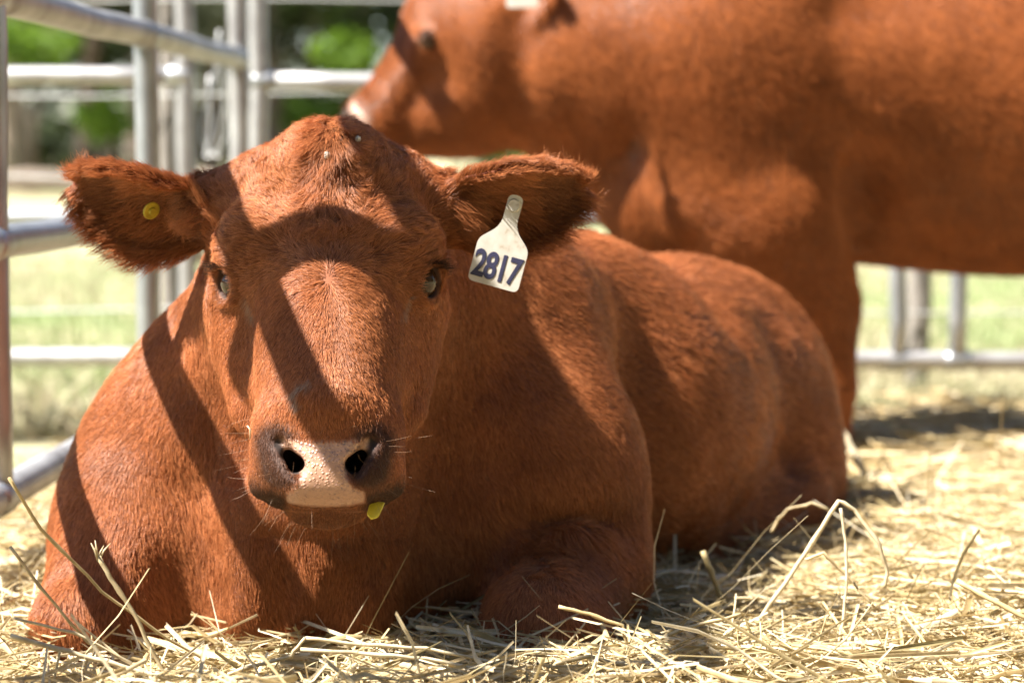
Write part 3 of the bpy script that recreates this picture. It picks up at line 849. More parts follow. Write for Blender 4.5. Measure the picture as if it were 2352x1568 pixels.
def hair_material(name, root, tip, rand, rough=0.38):
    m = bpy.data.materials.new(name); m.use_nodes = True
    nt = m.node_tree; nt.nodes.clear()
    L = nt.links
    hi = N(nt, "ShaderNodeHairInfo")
    r = ramp(nt, [(0.0, root), (0.85, tip)]); L.new(hi.outputs["Intercept"], r.inputs[0])  # darker roots paint some self-shade in between the coat hairs
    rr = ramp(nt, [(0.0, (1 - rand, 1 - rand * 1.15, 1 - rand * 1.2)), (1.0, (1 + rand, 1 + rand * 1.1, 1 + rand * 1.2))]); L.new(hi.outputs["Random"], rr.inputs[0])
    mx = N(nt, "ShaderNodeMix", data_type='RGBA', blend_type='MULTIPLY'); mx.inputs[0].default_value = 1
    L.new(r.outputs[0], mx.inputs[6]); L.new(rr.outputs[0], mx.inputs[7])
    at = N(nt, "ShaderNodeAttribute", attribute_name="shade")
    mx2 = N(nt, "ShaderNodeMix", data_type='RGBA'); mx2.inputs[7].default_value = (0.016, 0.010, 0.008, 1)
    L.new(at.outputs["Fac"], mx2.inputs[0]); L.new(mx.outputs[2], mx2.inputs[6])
    ap = N(nt, "ShaderNodeAttribute", attribute_name="pale")
    mx4 = N(nt, "ShaderNodeMix", data_type='RGBA'); mx4.inputs[7].default_value = (0.34, 0.29, 0.25, 1)
    L.new(ap.outputs["Fac"], mx4.inputs[0]); L.new(mx2.outputs[2], mx4.inputs[6]); mx2 = mx4
    tc = N(nt, "ShaderNodeTexCoord")
    n1 = N(nt, "ShaderNodeTexNoise"); n1.inputs["Scale"].default_value = 11; n1.inputs["Detail"].default_value = 5
    L.new(tc.outputs["Object"], n1.inputs["Vector"])
    rn = ramp(nt, [(0.3, (0.72, 0.68, 0.64)), (0.7, (1.2, 1.22, 1.25))]); L.new(n1.outputs["Fac"], rn.inputs[0])
    mx3 = N(nt, "ShaderNodeMix", data_type='RGBA', blend_type='MULTIPLY'); mx3.inputs[0].default_value = 1
    L.new(mx2.outputs[2], mx3.inputs[6]); L.new(rn.outputs[0], mx3.inputs[7])
    h = N(nt, "ShaderNodeBsdfPrincipled")
    L.new(mx3.outputs[2], h.inputs["Base Color"])
    h.inputs["Roughness"].default_value = rough
    h.inputs["Specular IOR Level"].default_value = 0.35
    tr = N(nt, "ShaderNodeBsdfTranslucent"); L.new(mx3.outputs[2], tr.inputs[0])
    ms = N(nt, "ShaderNodeMixShader"); ms.inputs[0].default_value = 0.15
    L.new(h.outputs[0], ms.inputs[1]); L.new(tr.outputs[0], ms.inputs[2])
    out = N(nt, "ShaderNodeOutputMaterial"); L.new(ms.outputs[0], out.inputs[0])
    return m
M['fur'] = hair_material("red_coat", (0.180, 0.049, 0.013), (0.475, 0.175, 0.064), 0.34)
M['fur2'] = hair_material("dark_red_coat", (0.14, 0.034, 0.007), (0.40, 0.128, 0.038), 0.25, 0.34)
M['lash'] = hair_material("dark_lashes", (0.03, 0.015, 0.01), (0.05, 0.025, 0.015), 0.2)
M['whisker'] = hair_material("pale_whiskers", (0.25, 0.14, 0.08), (0.40, 0.26, 0.16), 0.2)

def hair_object(name, roots, nrm, flow, length, lift, radius, parent, mat, K=5, shade=None, bend=None, wav=0.06, pale=None):
    """hairs as a curves object; flow: unit tangents, lift: 0 lying flat .. 1 upright"""
    n = len(roots)
    t = np.linspace(0, 1, K)
    length = np.broadcast_to(length, (n,))[:, None]; lift = np.broadcast_to(lift, (n,))[:, None]
    up = nrm * lift; d0 = flow * np.sqrt(np.maximum(1 - lift ** 2, 0.02)) + up
    jit = rng.normal(0, wav, (n, 3))
    pts = np.empty((n, K, 3), np.float32)
    for i, s in enumerate(t):
        p = roots + length * (s * d0 - nrm * lift * 0.55 * s * s + jit * s * s)
        if bend is not None: p = p + bend * (s * s)[..., None] if np.ndim(s) else p + bend * (s * s)
        pts[:, i] = p
    pts[:, 0] = roots - nrm * 0.001
    hc = bpy.data.hair_curves.new(name)
    hc.add_curves([K] * n)
    hc.attributes["position"].data.foreach_set("vector", pts.ravel())
    rad = (np.broadcast_to(radius, (n,))[:, None] * np.array([1.0, 1.0, 0.92, 0.7, 0.25])[None, :K] if K == 5 else np.broadcast_to(radius, (n,))[:, None] * np.linspace(1, 0.25, K)[None]).astype(np.float32)
    ra = hc.attributes.get("radius") or hc.attributes.new("radius", 'FLOAT', 'POINT')
    ra.data.foreach_set("value", rad.ravel())
    sh = hc.attributes.new("shade", 'FLOAT', 'CURVE')
    sh.data.foreach_set("value", (np.zeros(n) if shade is None else shade).astype(np.float32))
    pl = hc.attributes.new("pale", 'FLOAT', 'CURVE')
    pl.data.foreach_set("value", (np.zeros(n) if pale is None else pale).astype(np.float32))
    hc.materials.append(mat)
    o = bpy.data.objects.new(name, hc)
    col.objects.link(o)
    if parent:
        o.parent = parent; o.matrix_parent_inverse = Matrix.Translation(parent.location).inverted()
    return o

def sample_surface(V, Q, VN, weight, n, attrs=()):
    T = np.concatenate([Q[:, [0, 1, 2]], Q[:, [0, 2, 3]]])
    A = np.linalg.norm(np.cross(V[T[:, 1]] - V[T[:, 0]], V[T[:, 2]] - V[T[:, 0]]), axis=1) * weight[T].mean(1)
    cdf = np.cumsum(A); cdf /= cdf[-1]
    k = np.searchsorted(cdf, rng.random(n))
    r1 = np.sqrt(rng.random(n)); r2 = rng.random(n)
    w = np.stack([1 - r1, r1 * (1 - r2), r1 * r2], 1)
    mixv = lambda a: (a[T[k]] * (w[..., None] if a.ndim > 1 else w)).sum(1)
    p = mixv(V); nn = mixv(VN); nn /= np.linalg.norm(nn, axis=1, keepdims=True) + 1e-9
    return p, nn, [mixv(a) for a in attrs]

def tangent(flow, nrm):
    f_ = flow - nrm * (flow * nrm).sum(1, keepdims=True)
    return f_ / (np.linalg.norm(f_, axis=1, keepdims=True) + 1e-6)

view = CAM - LV; view /= np.linalg.norm(view, axis=1, keepdims=True)
facing = (LN * view).sum(1)
vis = np.clip((facing + 0.55) / 0.3, 0, 1) * (LV[:, 2] > 0.06)
# head region mask (front of the animal, hornless head and ears)
headm = np.clip((2.57 - LV[:, 1]) / 0.02, 0, 1) * np.clip((LV[:, 2] - np.interp(LX, [480, 600, 752, 900, 1020], [0.36, 0.15, 0.12, 0.15, 0.36])) / 0.02, 0, 1)
headm *= (LX > 150) & (LX < 1370) & (LY < 1230)
headm *= np.where((LX < 490) & (LY > 640), 0, 1) * np.where((LX > 1020) & (LY > 620), 0, 1)
bare = np.maximum.reduce([np.clip(pad * 1.6, 0, 1), np.clip(nos * 1.3, 0, 1), np.clip(rim * 2, 0, 1)])
for c, e, up, h, sx in EYES:
    bare = np.maximum(bare, (np.linalg.norm(LV - c, axis=1) < 0.0245) * 1.0)

# --- head coat
nH = int(230000 * FUR)
topw = 1 + 1.2 * np.exp(-((LX - 760) / 110) ** 2 - ((LY - 340) / 90) ** 2)
p, nn, (dk, hv) = sample_surface(LV, LQ, LN, vis * headm * (1 - bare) * topw, nH, (dark, headm))
x, y = proj(p)
dx, dy = x - 755, y - 642
r = np.hypot(dx, dy) + 1e-6
fx, fy = dx / r, dy / r
side = np.clip((y - 640) / 120, 0, 1)
fy = fy + 0.9 * side; 
upz = np.clip((640 - y) / 150, 0, 1)
fx = fx * (1 + 0.4 * upz)
tuft = np.exp(-((x - 757) / (38 + 0.10 * np.clip(y - 300, 0, 400))) ** 2) * np.clip((560 - y) / 60, 0, 1)
fx = fx * (1 - tuft) + tuft * (x - 757) / 160; fy = fy * (1 - tuft) + tuft * 1.0
flow = np.stack([fx, -0.25 * np.ones_like(fx), -fy], 1)
length = np.full(len(p), 0.0085)
length += 0.006 * np.clip((700 - y) / 150, 0, 1) + tuft * 0.012 + 0.006 * np.exp(-((x - 765) / 90) ** 2 - ((y - 320) / 35) ** 2)
length -= 0.004 * np.clip((y - 930) / 80, 0, 1)
lift = np.full(len(p), 0.30) + 0.08 * tuft + 0.1 * np.clip((700 - y) / 200, 0, 1)
# ears
for E in (EAR_L, EAR_R):
    u, rel, w, sd = ear_coords(E, p)
    m = (u > 0.06) & (np.abs(rel) < 1.35) & (np.abs(w) < 0.07)
    inner = m & ((nn @ E['n']) > 0.1)
    edge = np.clip((np.maximum(np.abs(rel), np.clip((u - 0.55) / 0.45, 0, 1)) - 0.72) / 0.25, 0, 1)
    sgn = np.sign(rel)
    fe = E['a'][None] * 0.9 + sd[None] * (sgn * edge * 0.9)[:, None] + E['n'][None] * (0.25 * edge)[:, None]
    fi = E['a'][None] * 0.8 - sd[None] * 0.55
    fl = np.where((inner & (edge < 0.4))[:, None], fi, fe)
    flow = np.where(m[:, None], fl, flow)
    calm_ear = m if E is EAR_L else (calm_ear | m)
    dk = np.where(inner & (edge < 0.9), np.maximum(dk, 0.45 * (1 - edge)), dk)  # inner-ear hair: darker brown of its own, with the hollow's shade painted in
    length = np.where(m, 0.010 + 0.014 * edge + 0.012 * (inner & (edge < 0.4)), length)
    lift = np.where(m, 0.28 + 0.35 * edge, lift)
calm = np.where(calm_ear, 0.2, 0.45 + 0.55 * np.clip((760 - y) / 200, 0, 1))[:, None]
cl = np.stack([vnoise(p * 130 + 11), vnoise(p * 130 + 37), vnoise(p * 130 + 71)], 1) * 0.55 * calm + np.stack([vnoise(p * 38 + 3), vnoise(p * 38 + 91), vnoise(p * 38 + 53)], 1) * 0.35
flow = tangent(flow + cl, nn)
length *= 0.75 + 0.5 * rng.random(len(p)) + 0.35 * vnoise(p * 160) * calm[:, 0]
crust = np.clip(1 - seg_dist(x, y, [(682, 925), (678, 905), (690, 885), (712, 880)]) / 13 + 0.6 * vnoise(p * 260), 0, 1) * 0.75
for sgx in (-1, 1):
    crust = np.maximum(crust, np.clip(1 - seg_dist(x, y, [(752 + sgx * 185, 688), (752 + sgx * 172, 725)]) / 12 + 0.5 * vnoise(p * 300 + 9), 0, 1) * 0.45)
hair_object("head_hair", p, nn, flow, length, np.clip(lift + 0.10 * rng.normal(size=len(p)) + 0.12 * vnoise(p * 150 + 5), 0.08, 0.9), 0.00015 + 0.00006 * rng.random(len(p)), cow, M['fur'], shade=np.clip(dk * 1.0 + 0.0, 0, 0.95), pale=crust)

# --- long loose hair inside the ears
ers = []
for E in (EAR_L, EAR_R):
    u, rel, w, sd = ear_coords(E, LV)
    wt = ((u > 0.08) & (u < 0.62) & (rel > -0.5) & (rel < 0.95) & (np.abs(w) < 0.07) & (LN @ E['n'] > 0.15)).astype(float)
    q, qn, _ = sample_surface(LV, LQ, LN, wt, int(2600 * FUR) + 10)
    fl = E['a'][None] * 0.75 - sd[None] * 0.75 + E['n'][None] * 0.35 + rng.normal(0, 0.12, q.shape) + np.stack([vnoise(q * 60 + 3), vnoise(q * 60 + 17), vnoise(q * 60 + 29)], 1) * 0.45
    ers.append((q, qn, tangent(fl, qn)))
q, qn, fl = (np.concatenate([a[i] for a in ers]) for i in range(3))
hair_object("ear_hair", q, qn, fl, 0.030 * (0.5 + 0.8 * rng.random(len(q))), np.clip(0.42 + 0.15 * rng.normal(size=len(q)), 0.1, 0.8), 0.00018, cow, M['fur'], wav=0.12)

# --- body coat
nB = int(330000 * FUR)
dens = 0.35 + 1.0 * np.clip((2.9 - LV[:, 1]) / 0.4, 0, 1)
p, nn, _ = sample_surface(LV, LQ, LN, vis * (1 - np.clip(headm * 1.2, 0, 1)) * dens * (1 - bare), nB)
ab = unit(P(1590, 925, 3.42) - P(820, 1080, 2.84))
neckm = np.clip((2.75 - p[:, 1]) / 0.2, 0, 1)[:, None]
flow = ab[None] * (1 - 0.85 * neckm) + np.array([0.0, 0.0, -1.0])[None] * (0.55 + 0.5 * neckm)
cl = np.stack([vnoise(p * 45 + 11), vnoise(p * 45 + 37), vnoise(p * 45 + 71)], 1) * 0.30 + np.stack([vnoise(p * 110 + 1), vnoise(p * 110 + 7), vnoise(p * 110 + 13)], 1) * 0.30 + np.stack([vnoise(p * 11 + 3), vnoise(p * 11 + 91), vnoise(p * 11 + 53)], 1) * 0.5
flow = tangent(flow + cl, nn)
far = np.clip((p[:, 1] - 2.5) / 0.7, 0, 1)
length = (0.012 + 0.010 * far) * (0.7 + 0.6 * rng.random(len(p)) + 0.4 * vnoise(p * 30))
crease = np.exp(-(seg_dist(*proj(p), [(1180, 1190), (1370, 1215)]) / 45) ** 2) * (p[:, 1] < 2.75)
length *= 1 + 1.0 * crease
hair_object("body_hair", p, nn, flow, length, np.clip(0.26 + 0.14 * vnoise(p * 40 + 5) + 0.08 * rng.normal(size=len(p)) + 0.2 * crease, 0.06, 0.8), 0.00022 + 0.00022 * far, cow, M['fur'])

# --- eyes, lashes, whiskers
em, nt, b = new_mat("dark_eye")
tcn = N(nt, "ShaderNodeTexCoord")
gr = N(nt, "ShaderNodeTexGradient", gradient_type='SPHERICAL')
mpn = N(nt, "ShaderNodeMapping"); mpn.inputs["Location"].default_value = (0, 0, -0.018); mpn.inputs["Scale"].default_value = (45, 80, 60)
nt.links.new(tcn.outputs["Object"], mpn.inputs[0]); nt.links.new(mpn.outputs[0], gr.inputs[0])
rp = ramp(nt, [(0.0, (0.035, 0.016, 0.008)), (0.35, (0.012, 0.008, 0.006)), (0.5, (0.004, 0.004, 0.005))]); nt.links.new(gr.outputs[0], rp.inputs[0])
nt.links.new(rp.outputs[0], b.inputs["Base Color"])
b.inputs["Roughness"].default_value = 0.03; b.inputs["IOR"].default_value = 1.38
M['eye'] = em
for c, e, up, h, sx in EYES:
    bm = bmesh.new(); bmesh.ops.create_uvsphere(bm, u_segments=40, v_segments=24, radius=0.0212)
    for v in bm.verts:                      # bulging cornea along local z
        t = max(0.0, v.co.z / 0.0212); v.co *= 1 + 0.045 * t ** 3
    me = bpy.data.meshes.new("eyeball"); bm.to_mesh(me); bm.free()
    me.polygons.foreach_set("use_smooth", np.ones(len(me.polygons), bool)); me.materials.append(em)
    o = bpy.data.objects.new("eyeball", me); col.objects.link(o)
    R3 = Matrix((Vector(h), Vector(up), Vector(e))).transposed().to_4x4()
    o.parent = cow
    o.matrix_world = Matrix.Translation(Vector(c + e * 0.0012)) @ R3
    o.matrix_parent_inverse = Matrix.Translation(cow.location).inverted(); o.matrix_basis = Matrix.Translation(Vector(c + e * 0.0012)) @ R3
    nl = 170
    an = np.clip(rng.normal(0, 0.42, nl), -1.0, 1.0)
    root = c + e * 0.0205 + h[None] * (np.sin(an) * 0.0185)[:, None] + up[None] * (np.cos(an) * 0.0155)[:, None] - e[None] * (0.006 * np.sin(an) ** 2)[:, None]
    dirv = e[None] * 1.0 + up[None] * 0.15 + h[None] * (np.sin(an) * 0.7)[:, None] + rng.normal(0, 0.12, (nl, 3))
    dirv /= np.linalg.norm(dirv, axis=1, keepdims=True)
    hair_object("eyelashes", root, np.tile(up, (nl, 1)), dirv, 0.022 * (0.6 + 0.5 * rng.random(nl)), 0.12, 0.00022, cow, M['lash'])
p, nn, _ = sample_surface(LV, LQ, LN, headm * front * (1 - bare) * np.clip((LY - 940) / 60, 0, 1), 75)
fl = nn * 1.0 + np.array([0, -0.1, -0.25]) + rng.normal(0, 0.15, nn.shape) + (p - P(752, 1060, 2.30)) * 6
fl /= np.linalg.norm(fl, axis=1, keepdims=True)
hair_object("whiskers", p, nn, fl, 0.030 * (0.4 + 0.8 * rng.random(len(p))), 0.05, 0.00009, cow, M['whisker'], wav=0.14)

# ---------------------------------------------------------------- the standing cow behind
K = 4.20 / 3.90
def S_(px, py, dY=0.0): return P(px, py, 4.20 + dY * K)
g = Field(axis_grid(-0.42, 2.05, -0.42, 0.25, 0.006, 0.012), np.arange(3.75, 4.95, 0.010), np.arange(0.02, 1.42, 0.010))
def gell(c, r, k=0.04, **kw): g.ell(c, np.asarray(r) * K, k, **kw)
def gcone(a, b, r1, r2, k=0.05, **kw): g.cone(a, b, r1 * K, r2 * K, k, **kw)
# barrel, shoulder, neck
gcone(S_(1760, 215, 0.12), S_(2750, 235, 0.22), 0.29, 0.30, 0.08)
gell(S_(2330, 300, 0.15), (0.45, 0.27, 0.245), 0.06)
gell(S_(2700, 60, 0.2), (0.30, 0.25, 0.26), 0.08)
gell(S_(1740, 190, -0.02), (0.19, 0.14, 0.27), 0.07)
gell(S_(1700, 400, -0.06), (0.15, 0.11, 0.17), 0.06)
gcone(S_(1190, 110, 0.06), S_(1600, 130, 0.08), 0.155, 0.27, 0.07)
gcone(S_(1150, 30, 0.06), S_(1650, -120, 0.10), 0.12, 0.20, 0.07)
gcone(S_(1330, 300, 0.06), S_(1560, 430, 0.04), 0.075, 0.135, 0.06)
gell(S_(1580, 470, 0.02), (0.13, 0.13, 0.10), 0.05)
# fore legs
gcone(S_(1790, 500, -0.06), S_(1880, 650, -0.07), 0.12, 0.072, 0.05)
gcone(S_(1880, 640, -0.07), S_(1895, 880, -0.08), 0.072, 0.046, 0.04)
gcone(S_(1895, 880, -0.08), S_(1905, 1060, -0.07), 0.044, 0.036, 0.03)
gcone(S_(1905, 1060, -0.07), S_(1900, 1150, -0.08), 0.035, 0.045, 0.02)
gcone(S_(1720, 560, 0.20), S_(1740, 880, 0.18), 0.085, 0.046, 0.05)
gcone(S_(1740, 880, 0.18), S_(1745, 1130, 0.18), 0.044, 0.042, 0.03)
# hind legs (right of the picture)
for dy in (-0.02, 0.36):
    gcone(S_(2760, 330, dy), S_(2720, 560, dy), 0.17, 0.085, 0.06)
    gcone(S_(2720, 560, dy), S_(2840, 790, dy), 0.08, 0.05, 0.04)
    gcone(S_(2840, 790, dy), S_(2820, 1120, dy), 0.046, 0.04, 0.03)
# head
gell(S_(1085, 66, 0.06), (0.115, 0.095, 0.12), 0.05)
gell(S_(1090, 206, 0.05), (0.115, 0.080, 0.105), 0.05)
gcone(S_(1030, 107, 0.06), S_(870, 271, 0.06), 0.080, 0.046, 0.04)
gcone(S_(1050, 260, 0.06), S_(905, 315, 0.06), 0.070, 0.040, 0.04)
gcone(S_(850, 288, 0.035), S_(850, 288, 0.085), 0.050, 0.050, 0.03)
gell(S_(880, 331, 0.06), (0.052, 0.050, 0.030), 0.02)
gell(S_(900, 351, 0.06), (0.035, 0.032, 0.020), 0.015)
gell(S_(985, 95, -0.015), (0.034, 0.026, 0.030), 0.02)
g.clay(S_(935, 212, -0.01), S_(1060, 159, -0.02), 0.03, -0.007)
g.clay(S_(940, 151, 0.0), S_(880, 246, 0.02), 0.018, 0.005)
g.clay(S_(860, 336, 0.0), S_(950, 340, 0.0), 0.008, -0.006)
g.cone(S_(812, 288, 0.0), S_(830, 301, 0.03), 0.011, 0.010, 0.006, cut=True)
# folds and hollows
for a, b_, r, amp in (((1180, 60), (1190, 330), 0.035, -0.010), ((1430, 20), (1460, 330), 0.030, -0.014), ((1500, 40), (1540, 300), 0.025, 0.010),
                      ((1370, 60), (1390, 300), 0.025, 0.008), ((1660, 240), (1700, 420), 0.05, -0.020), ((1560, 300), (1610, 520), 0.035, -0.014),
                      ((1700, 380), (1760, 540), 0.03, 0.012), ((1990, 400), (1960, 620), 0.05, -0.02), ((1880, 60), (1950, 420), 0.06, -0.018), ((1840, 500), (1900, 600), 0.03, 0.01)):
    g.clay(S_(*a, -0.10), S_(*b_, -0.09), r * K, 1.25 * amp * K)
o_ear = S_(1165, -45, -0.02); a_ear = unit([0.35, -0.80, 0.25])
g.ear(o_ear, unit([0.45, -0.75, -0.10]), [-0.6, -0.5, -0.3], 0.15, [(-0.1, .02, .02), (0.25, .042, .045), (0.5, .05, .055), (0.75, .045, .045), (0.92, .028, .028), (1, .012, .012)], 0.03, 0.006, k=0.03)
SV, SQ = g.mesh(2)
del g
SN = vertex_normals(SV, SQ)
sx_, sy_ = proj(SV)
sm = np.clip((78 - np.hypot(sx_ - 796, sy_ - 290)) / 36, 0, 1) * np.clip((sx_ < 870) * 1.0, 0, 1)
cow2 = empty("standing_cow", (0.9, 4.3, 0.0))
tag(cow2, "red brown cow standing sideways behind, its head to the left", "cow", "red cows in the pen")
def hide2():
    m, nt, b = new_mat("red_hide_coat")
    L = nt.links
    tc = N(nt, "ShaderNodeTexCoord")
    mp = N(nt, "ShaderNodeMapping"); mp.inputs["Scale"].default_value = (5, 5, 1.6)
    L.new(tc.outputs["Object"], mp.inputs[0])
    n1 = N(nt, "ShaderNodeTexNoise"); n1.inputs["Scale"].default_value = 2.2; n1.inputs["Detail"].default_value = 8
    L.new(mp.outputs[0], n1.inputs["Vector"])
    r1 = ramp(nt, [(0.32, (0.09, 0.024, 0.006)), (0.68, (0.18, 0.054, 0.015))]); L.new(n1.outputs["Fac"], r1.inputs[0])
    ap = N(nt, "ShaderNodeAttribute", attribute_name="pad")
    mx = N(nt, "ShaderNodeMix", data_type='RGBA'); mx.inputs[7].default_value = (0.36, 0.22, 0.16, 1)
    L.new(ap.outputs["Fac"], mx.inputs[0]); L.new(r1.outputs[0], mx.inputs[6])
    L.new(mx.outputs[2], b.inputs["Base Color"])
    b.inputs["Roughness"].default_value = 0.52
    b.inputs["Sheen Weight"].default_value = 0.25
    b.inputs["Sheen Tint"].default_value = (1.0, 0.75, 0.6, 1)
    return m
M['hide2'] = hide2()
body2 = big_mesh("body", SV, SQ, M['hide2'], cow2)
at = body2.data.attributes.new("pad", 'FLOAT', 'POINT'); at.data.foreach_set("value", sm.astype(np.float32))
vw = CAM - SV; vw /= np.linalg.norm(vw, axis=1, keepdims=True)
p, nn, (pd_,) = sample_surface(SV, SQ, SN, np.clip(((SN * vw).sum(1) + 0.4) / 0.3, 0, 1) * (sx_ < 2500) * (1 - sm), int(180000 * FUR), (sm,))
flow = np.array([0.55, 0, -0.8])[None] + np.stack([vnoise(p * 9 + 11), vnoise(p * 9 + 37), vnoise(p * 9 + 71)], 1) * 0.5
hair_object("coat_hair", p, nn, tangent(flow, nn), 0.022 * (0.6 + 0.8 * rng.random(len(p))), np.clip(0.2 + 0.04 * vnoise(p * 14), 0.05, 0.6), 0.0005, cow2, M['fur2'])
bm = bmesh.new(); bmesh.ops.create_uvsphere(bm, u_segments=24, v_segments=16, radius=0.021)
me = bpy.data.meshes.new("eyeball"); bm.to_mesh(me); bm.free(); me.materials.append(M['eye'])
me.polygons.foreach_set("use_smooth", np.ones(len(me.polygons), bool))
o = bpy.data.objects.new("eyeball", me); col.objects.link(o); o.parent = cow2
o.matrix_parent_inverse = Matrix.Translation(cow2.location).inverted(); o.matrix_basis = Matrix.Translation(Vector(S_(985, 92, -0.034)))

# ---------------------------------------------------------------- ear tags
def plastic(name, stops, rough=0.45):
    return noise_mat(name, stops, 90, rough, 0, 0.1, 150, bump_dist=0.0006)
M['tag_white'] = plastic("grubby_white_plastic", [(0.30, (0.30, 0.24, 0.17)), (0.42, (0.46, 0.42, 0.36)), (0.7, (0.54, 0.51, 0.46))])
M['tag_yellow'] = plastic("yellow_plastic", [(0.3, (0.30, 0.22, 0.02)), (0.6, (0.48, 0.37, 0.03))])
M['ink'] = plastic("navy_ink", [(0.3, (0.018, 0.018, 0.05)), (0.7, (0.03, 0.03, 0.075))], 0.5)

def round_poly(pts, rads, n=6):
    out = []
    m = len(pts)
    for i in range(m):
        p0, p1, p2 = (np.array(pts[(i + k - 1) % m], float) for k in range(3))
        r = rads[i]
        a = unit(p0 - p1); b_ = unit(p2 - p1)
        s0 = p1 + a * r; s1 = p1 + b_ * r
        for t in np.linspace(0, 1, n): out.append((1 - t) ** 2 * s0 + 2 * t * (1 - t) * p1 + t * t * s1)
    return out

def plate(name, outline, thick, mat, frame, parent):
    """outline in metres (x right, y up) placed by frame = (origin, right, up, normal)"""
    o_, rx, uy, nz = frame
    n = len(outline)
    V = [o_ + rx * x + uy * y + nz * (thick / 2) + nz * bow(x, y) for x, y in outline] + [o_ + rx * x + uy * y - nz * (thick / 2) + nz * bow(x, y) for x, y in outline]
    Fc = [tuple(range(n)), tuple(range(2 * n - 1, n - 1, -1))] + [(i, i + n, (i + 1) % n + n, (i + 1) % n) for i in range(n)]
    return mesh_obj(name, V, Fc, mat, parent, smooth=False)
def bow(x, y): return 0.0

def cattle_tag(name, label, top, rx, uy, scale, text):
    rx = unit(rx); uy = unit(uy - rx * (np.asarray(uy) @ rx)); nz = np.cross(rx, uy)
    root = empty(name, top); tag(root, label, "ear tag", "white ear tags")
    s = scale
    ol = [(-0.0090, 0.012), (0.0090, 0.012), (0.0085, -0.026), (0.0300, -0.046), (0.0300, -0.096), (-0.0300, -0.096), (-0.0300, -0.046), (-0.0085, -0.026)]
    ol = [(x * s, y * s) for x, y in round_poly(ol, [0.008, 0.008, 0.012, 0.007, 0.007, 0.007, 0.007, 0.012])]
    plate("plate", ol[::-1] if False else ol[::-1], 0.0016 * s, M['tag_white'], (top, rx, uy, nz), root)
    bm = bmesh.new()
    bmesh.ops.create_cone(bm, segments=24, cap_ends=True, radius1=0.0078 * s, radius2=0.0066 * s, depth=0.004 * s)
    me = bpy.data.meshes.new("stud"); bm.to_mesh(me); bm.free(); me.materials.append(M['tag_white'])
    o = bpy.data.objects.new("stud", me); col.objects.link(o); o.parent = root
    R3 = Matrix((Vector(rx), Vector(uy), Vector(nz))).transposed().to_4x4()
    o.matrix_parent_inverse = Matrix.Translation(root.location).inverted()
    o.matrix_basis = Matrix.Translation(Vector(top + nz * 0.0025 * s)) @ R3
    if text:
        cu = bpy.data.curves.new("number", 'FONT'); cu.body = text; cu.size = 1.0; cu.offset = 0.016; cu.extrude = 0.004; cu.align_x = 'CENTER'
        cu.space_character = 0.92
        tmp = bpy.data.objects.new("number", cu); col.objects.link(tmp)
        dg = bpy.context.evaluated_depsgraph_get()
        me = bpy.data.meshes.new_from_object(tmp.evaluated_get(dg))
        bpy.data.objects.remove(tmp)
        co = np.empty(len(me.vertices) * 3, np.float32); me.vertices.foreach_get("co", co); co = co.reshape(-1, 3)
        co[:, 0] -= (co[:, 0].max() + co[:, 0].min()) / 2; co[:, 1] -= (co[:, 1].max() + co[:, 1].min()) / 2
        wid = co[:, 0].max() - co[:, 0].min(); hei = co[:, 1].max() - co[:, 1].min()
        co[:, 0] *= 0.056 * s / wid; co[:, 1] *= 0.0320 * s / hei; co[:, 2] *= 0.02
        W = top + rx * co[:, :1] + uy * (co[:, 1:2] - 0.0735 * s) + nz * (co[:, 2:3] + 0.0010 * s)
        polys = [tuple(pl.vertices) for pl in me.polygons]; bpy.data.meshes.remove(me)
        VV, PP = [], []
        for q_, (ox, oy) in enumerate(((0, 0), (0.0005, 0.0001), (-0.0005, -0.0001), (0.0001, -0.0004), (-0.0001, 0.0004))):    # a bold print
            base = len(VV)
            VV += [tuple(w_ + rx * ox + uy * oy + nz * 0.00007 * q_) for w_ in W]
            PP += [tuple(i_ + base for i_ in pl) for pl in polys]
        me = bpy.data.meshes.new("number"); me.from_pydata(VV, [], PP); me.update()
        me.materials.append(M['ink'])
        o = bpy.data.objects.new("number", me); col.objects.link(o); o.parent = root
        o.matrix_parent_inverse = Matrix.Translation(root.location).inverted()
    return root
cattle_tag("ear_tag", "grubby white ear tag numbered 2817 on the lying cow", P(1181, 472, 2.448), [0.97, -0.10, -0.262], [0.262, 0.02, 0.965], 0.935, "2817")
cattle_tag("ear_tag", "white ear tag cut off by the top edge, on the standing cow", S_(1200, -104, -0.20), [1, -0.2, 0], [0, 0, 1], 0.95, "")
# yellow button in the other ear
bt = empty("ear_button", P(348, 484, 2.490)); tag(bt, "yellow plastic button inside the lying cow's ear, left of its face", "ear tag")
nz = unit([0.62, -0.70, -0.35]); rx = unit(np.cross([0, 0, 1], nz)); uy = np.cross(nz, rx)
for nm, r, d, off in (("disc", 0.0100, 0.0022, 0.0), ("boss", 0.0042, 0.005, 0.0016)):
    V, Fc = tube_geo([bt.location + Vector(nz * (off - d / 2)), bt.location + Vector(nz * (off + d / 2 - 0.0006)), bt.location + Vector(nz * (off + d / 2))], [r, r, r * 0.9], 28)
    mesh_obj(nm, V, Fc, M['tag_yellow'], bt, smooth=False)
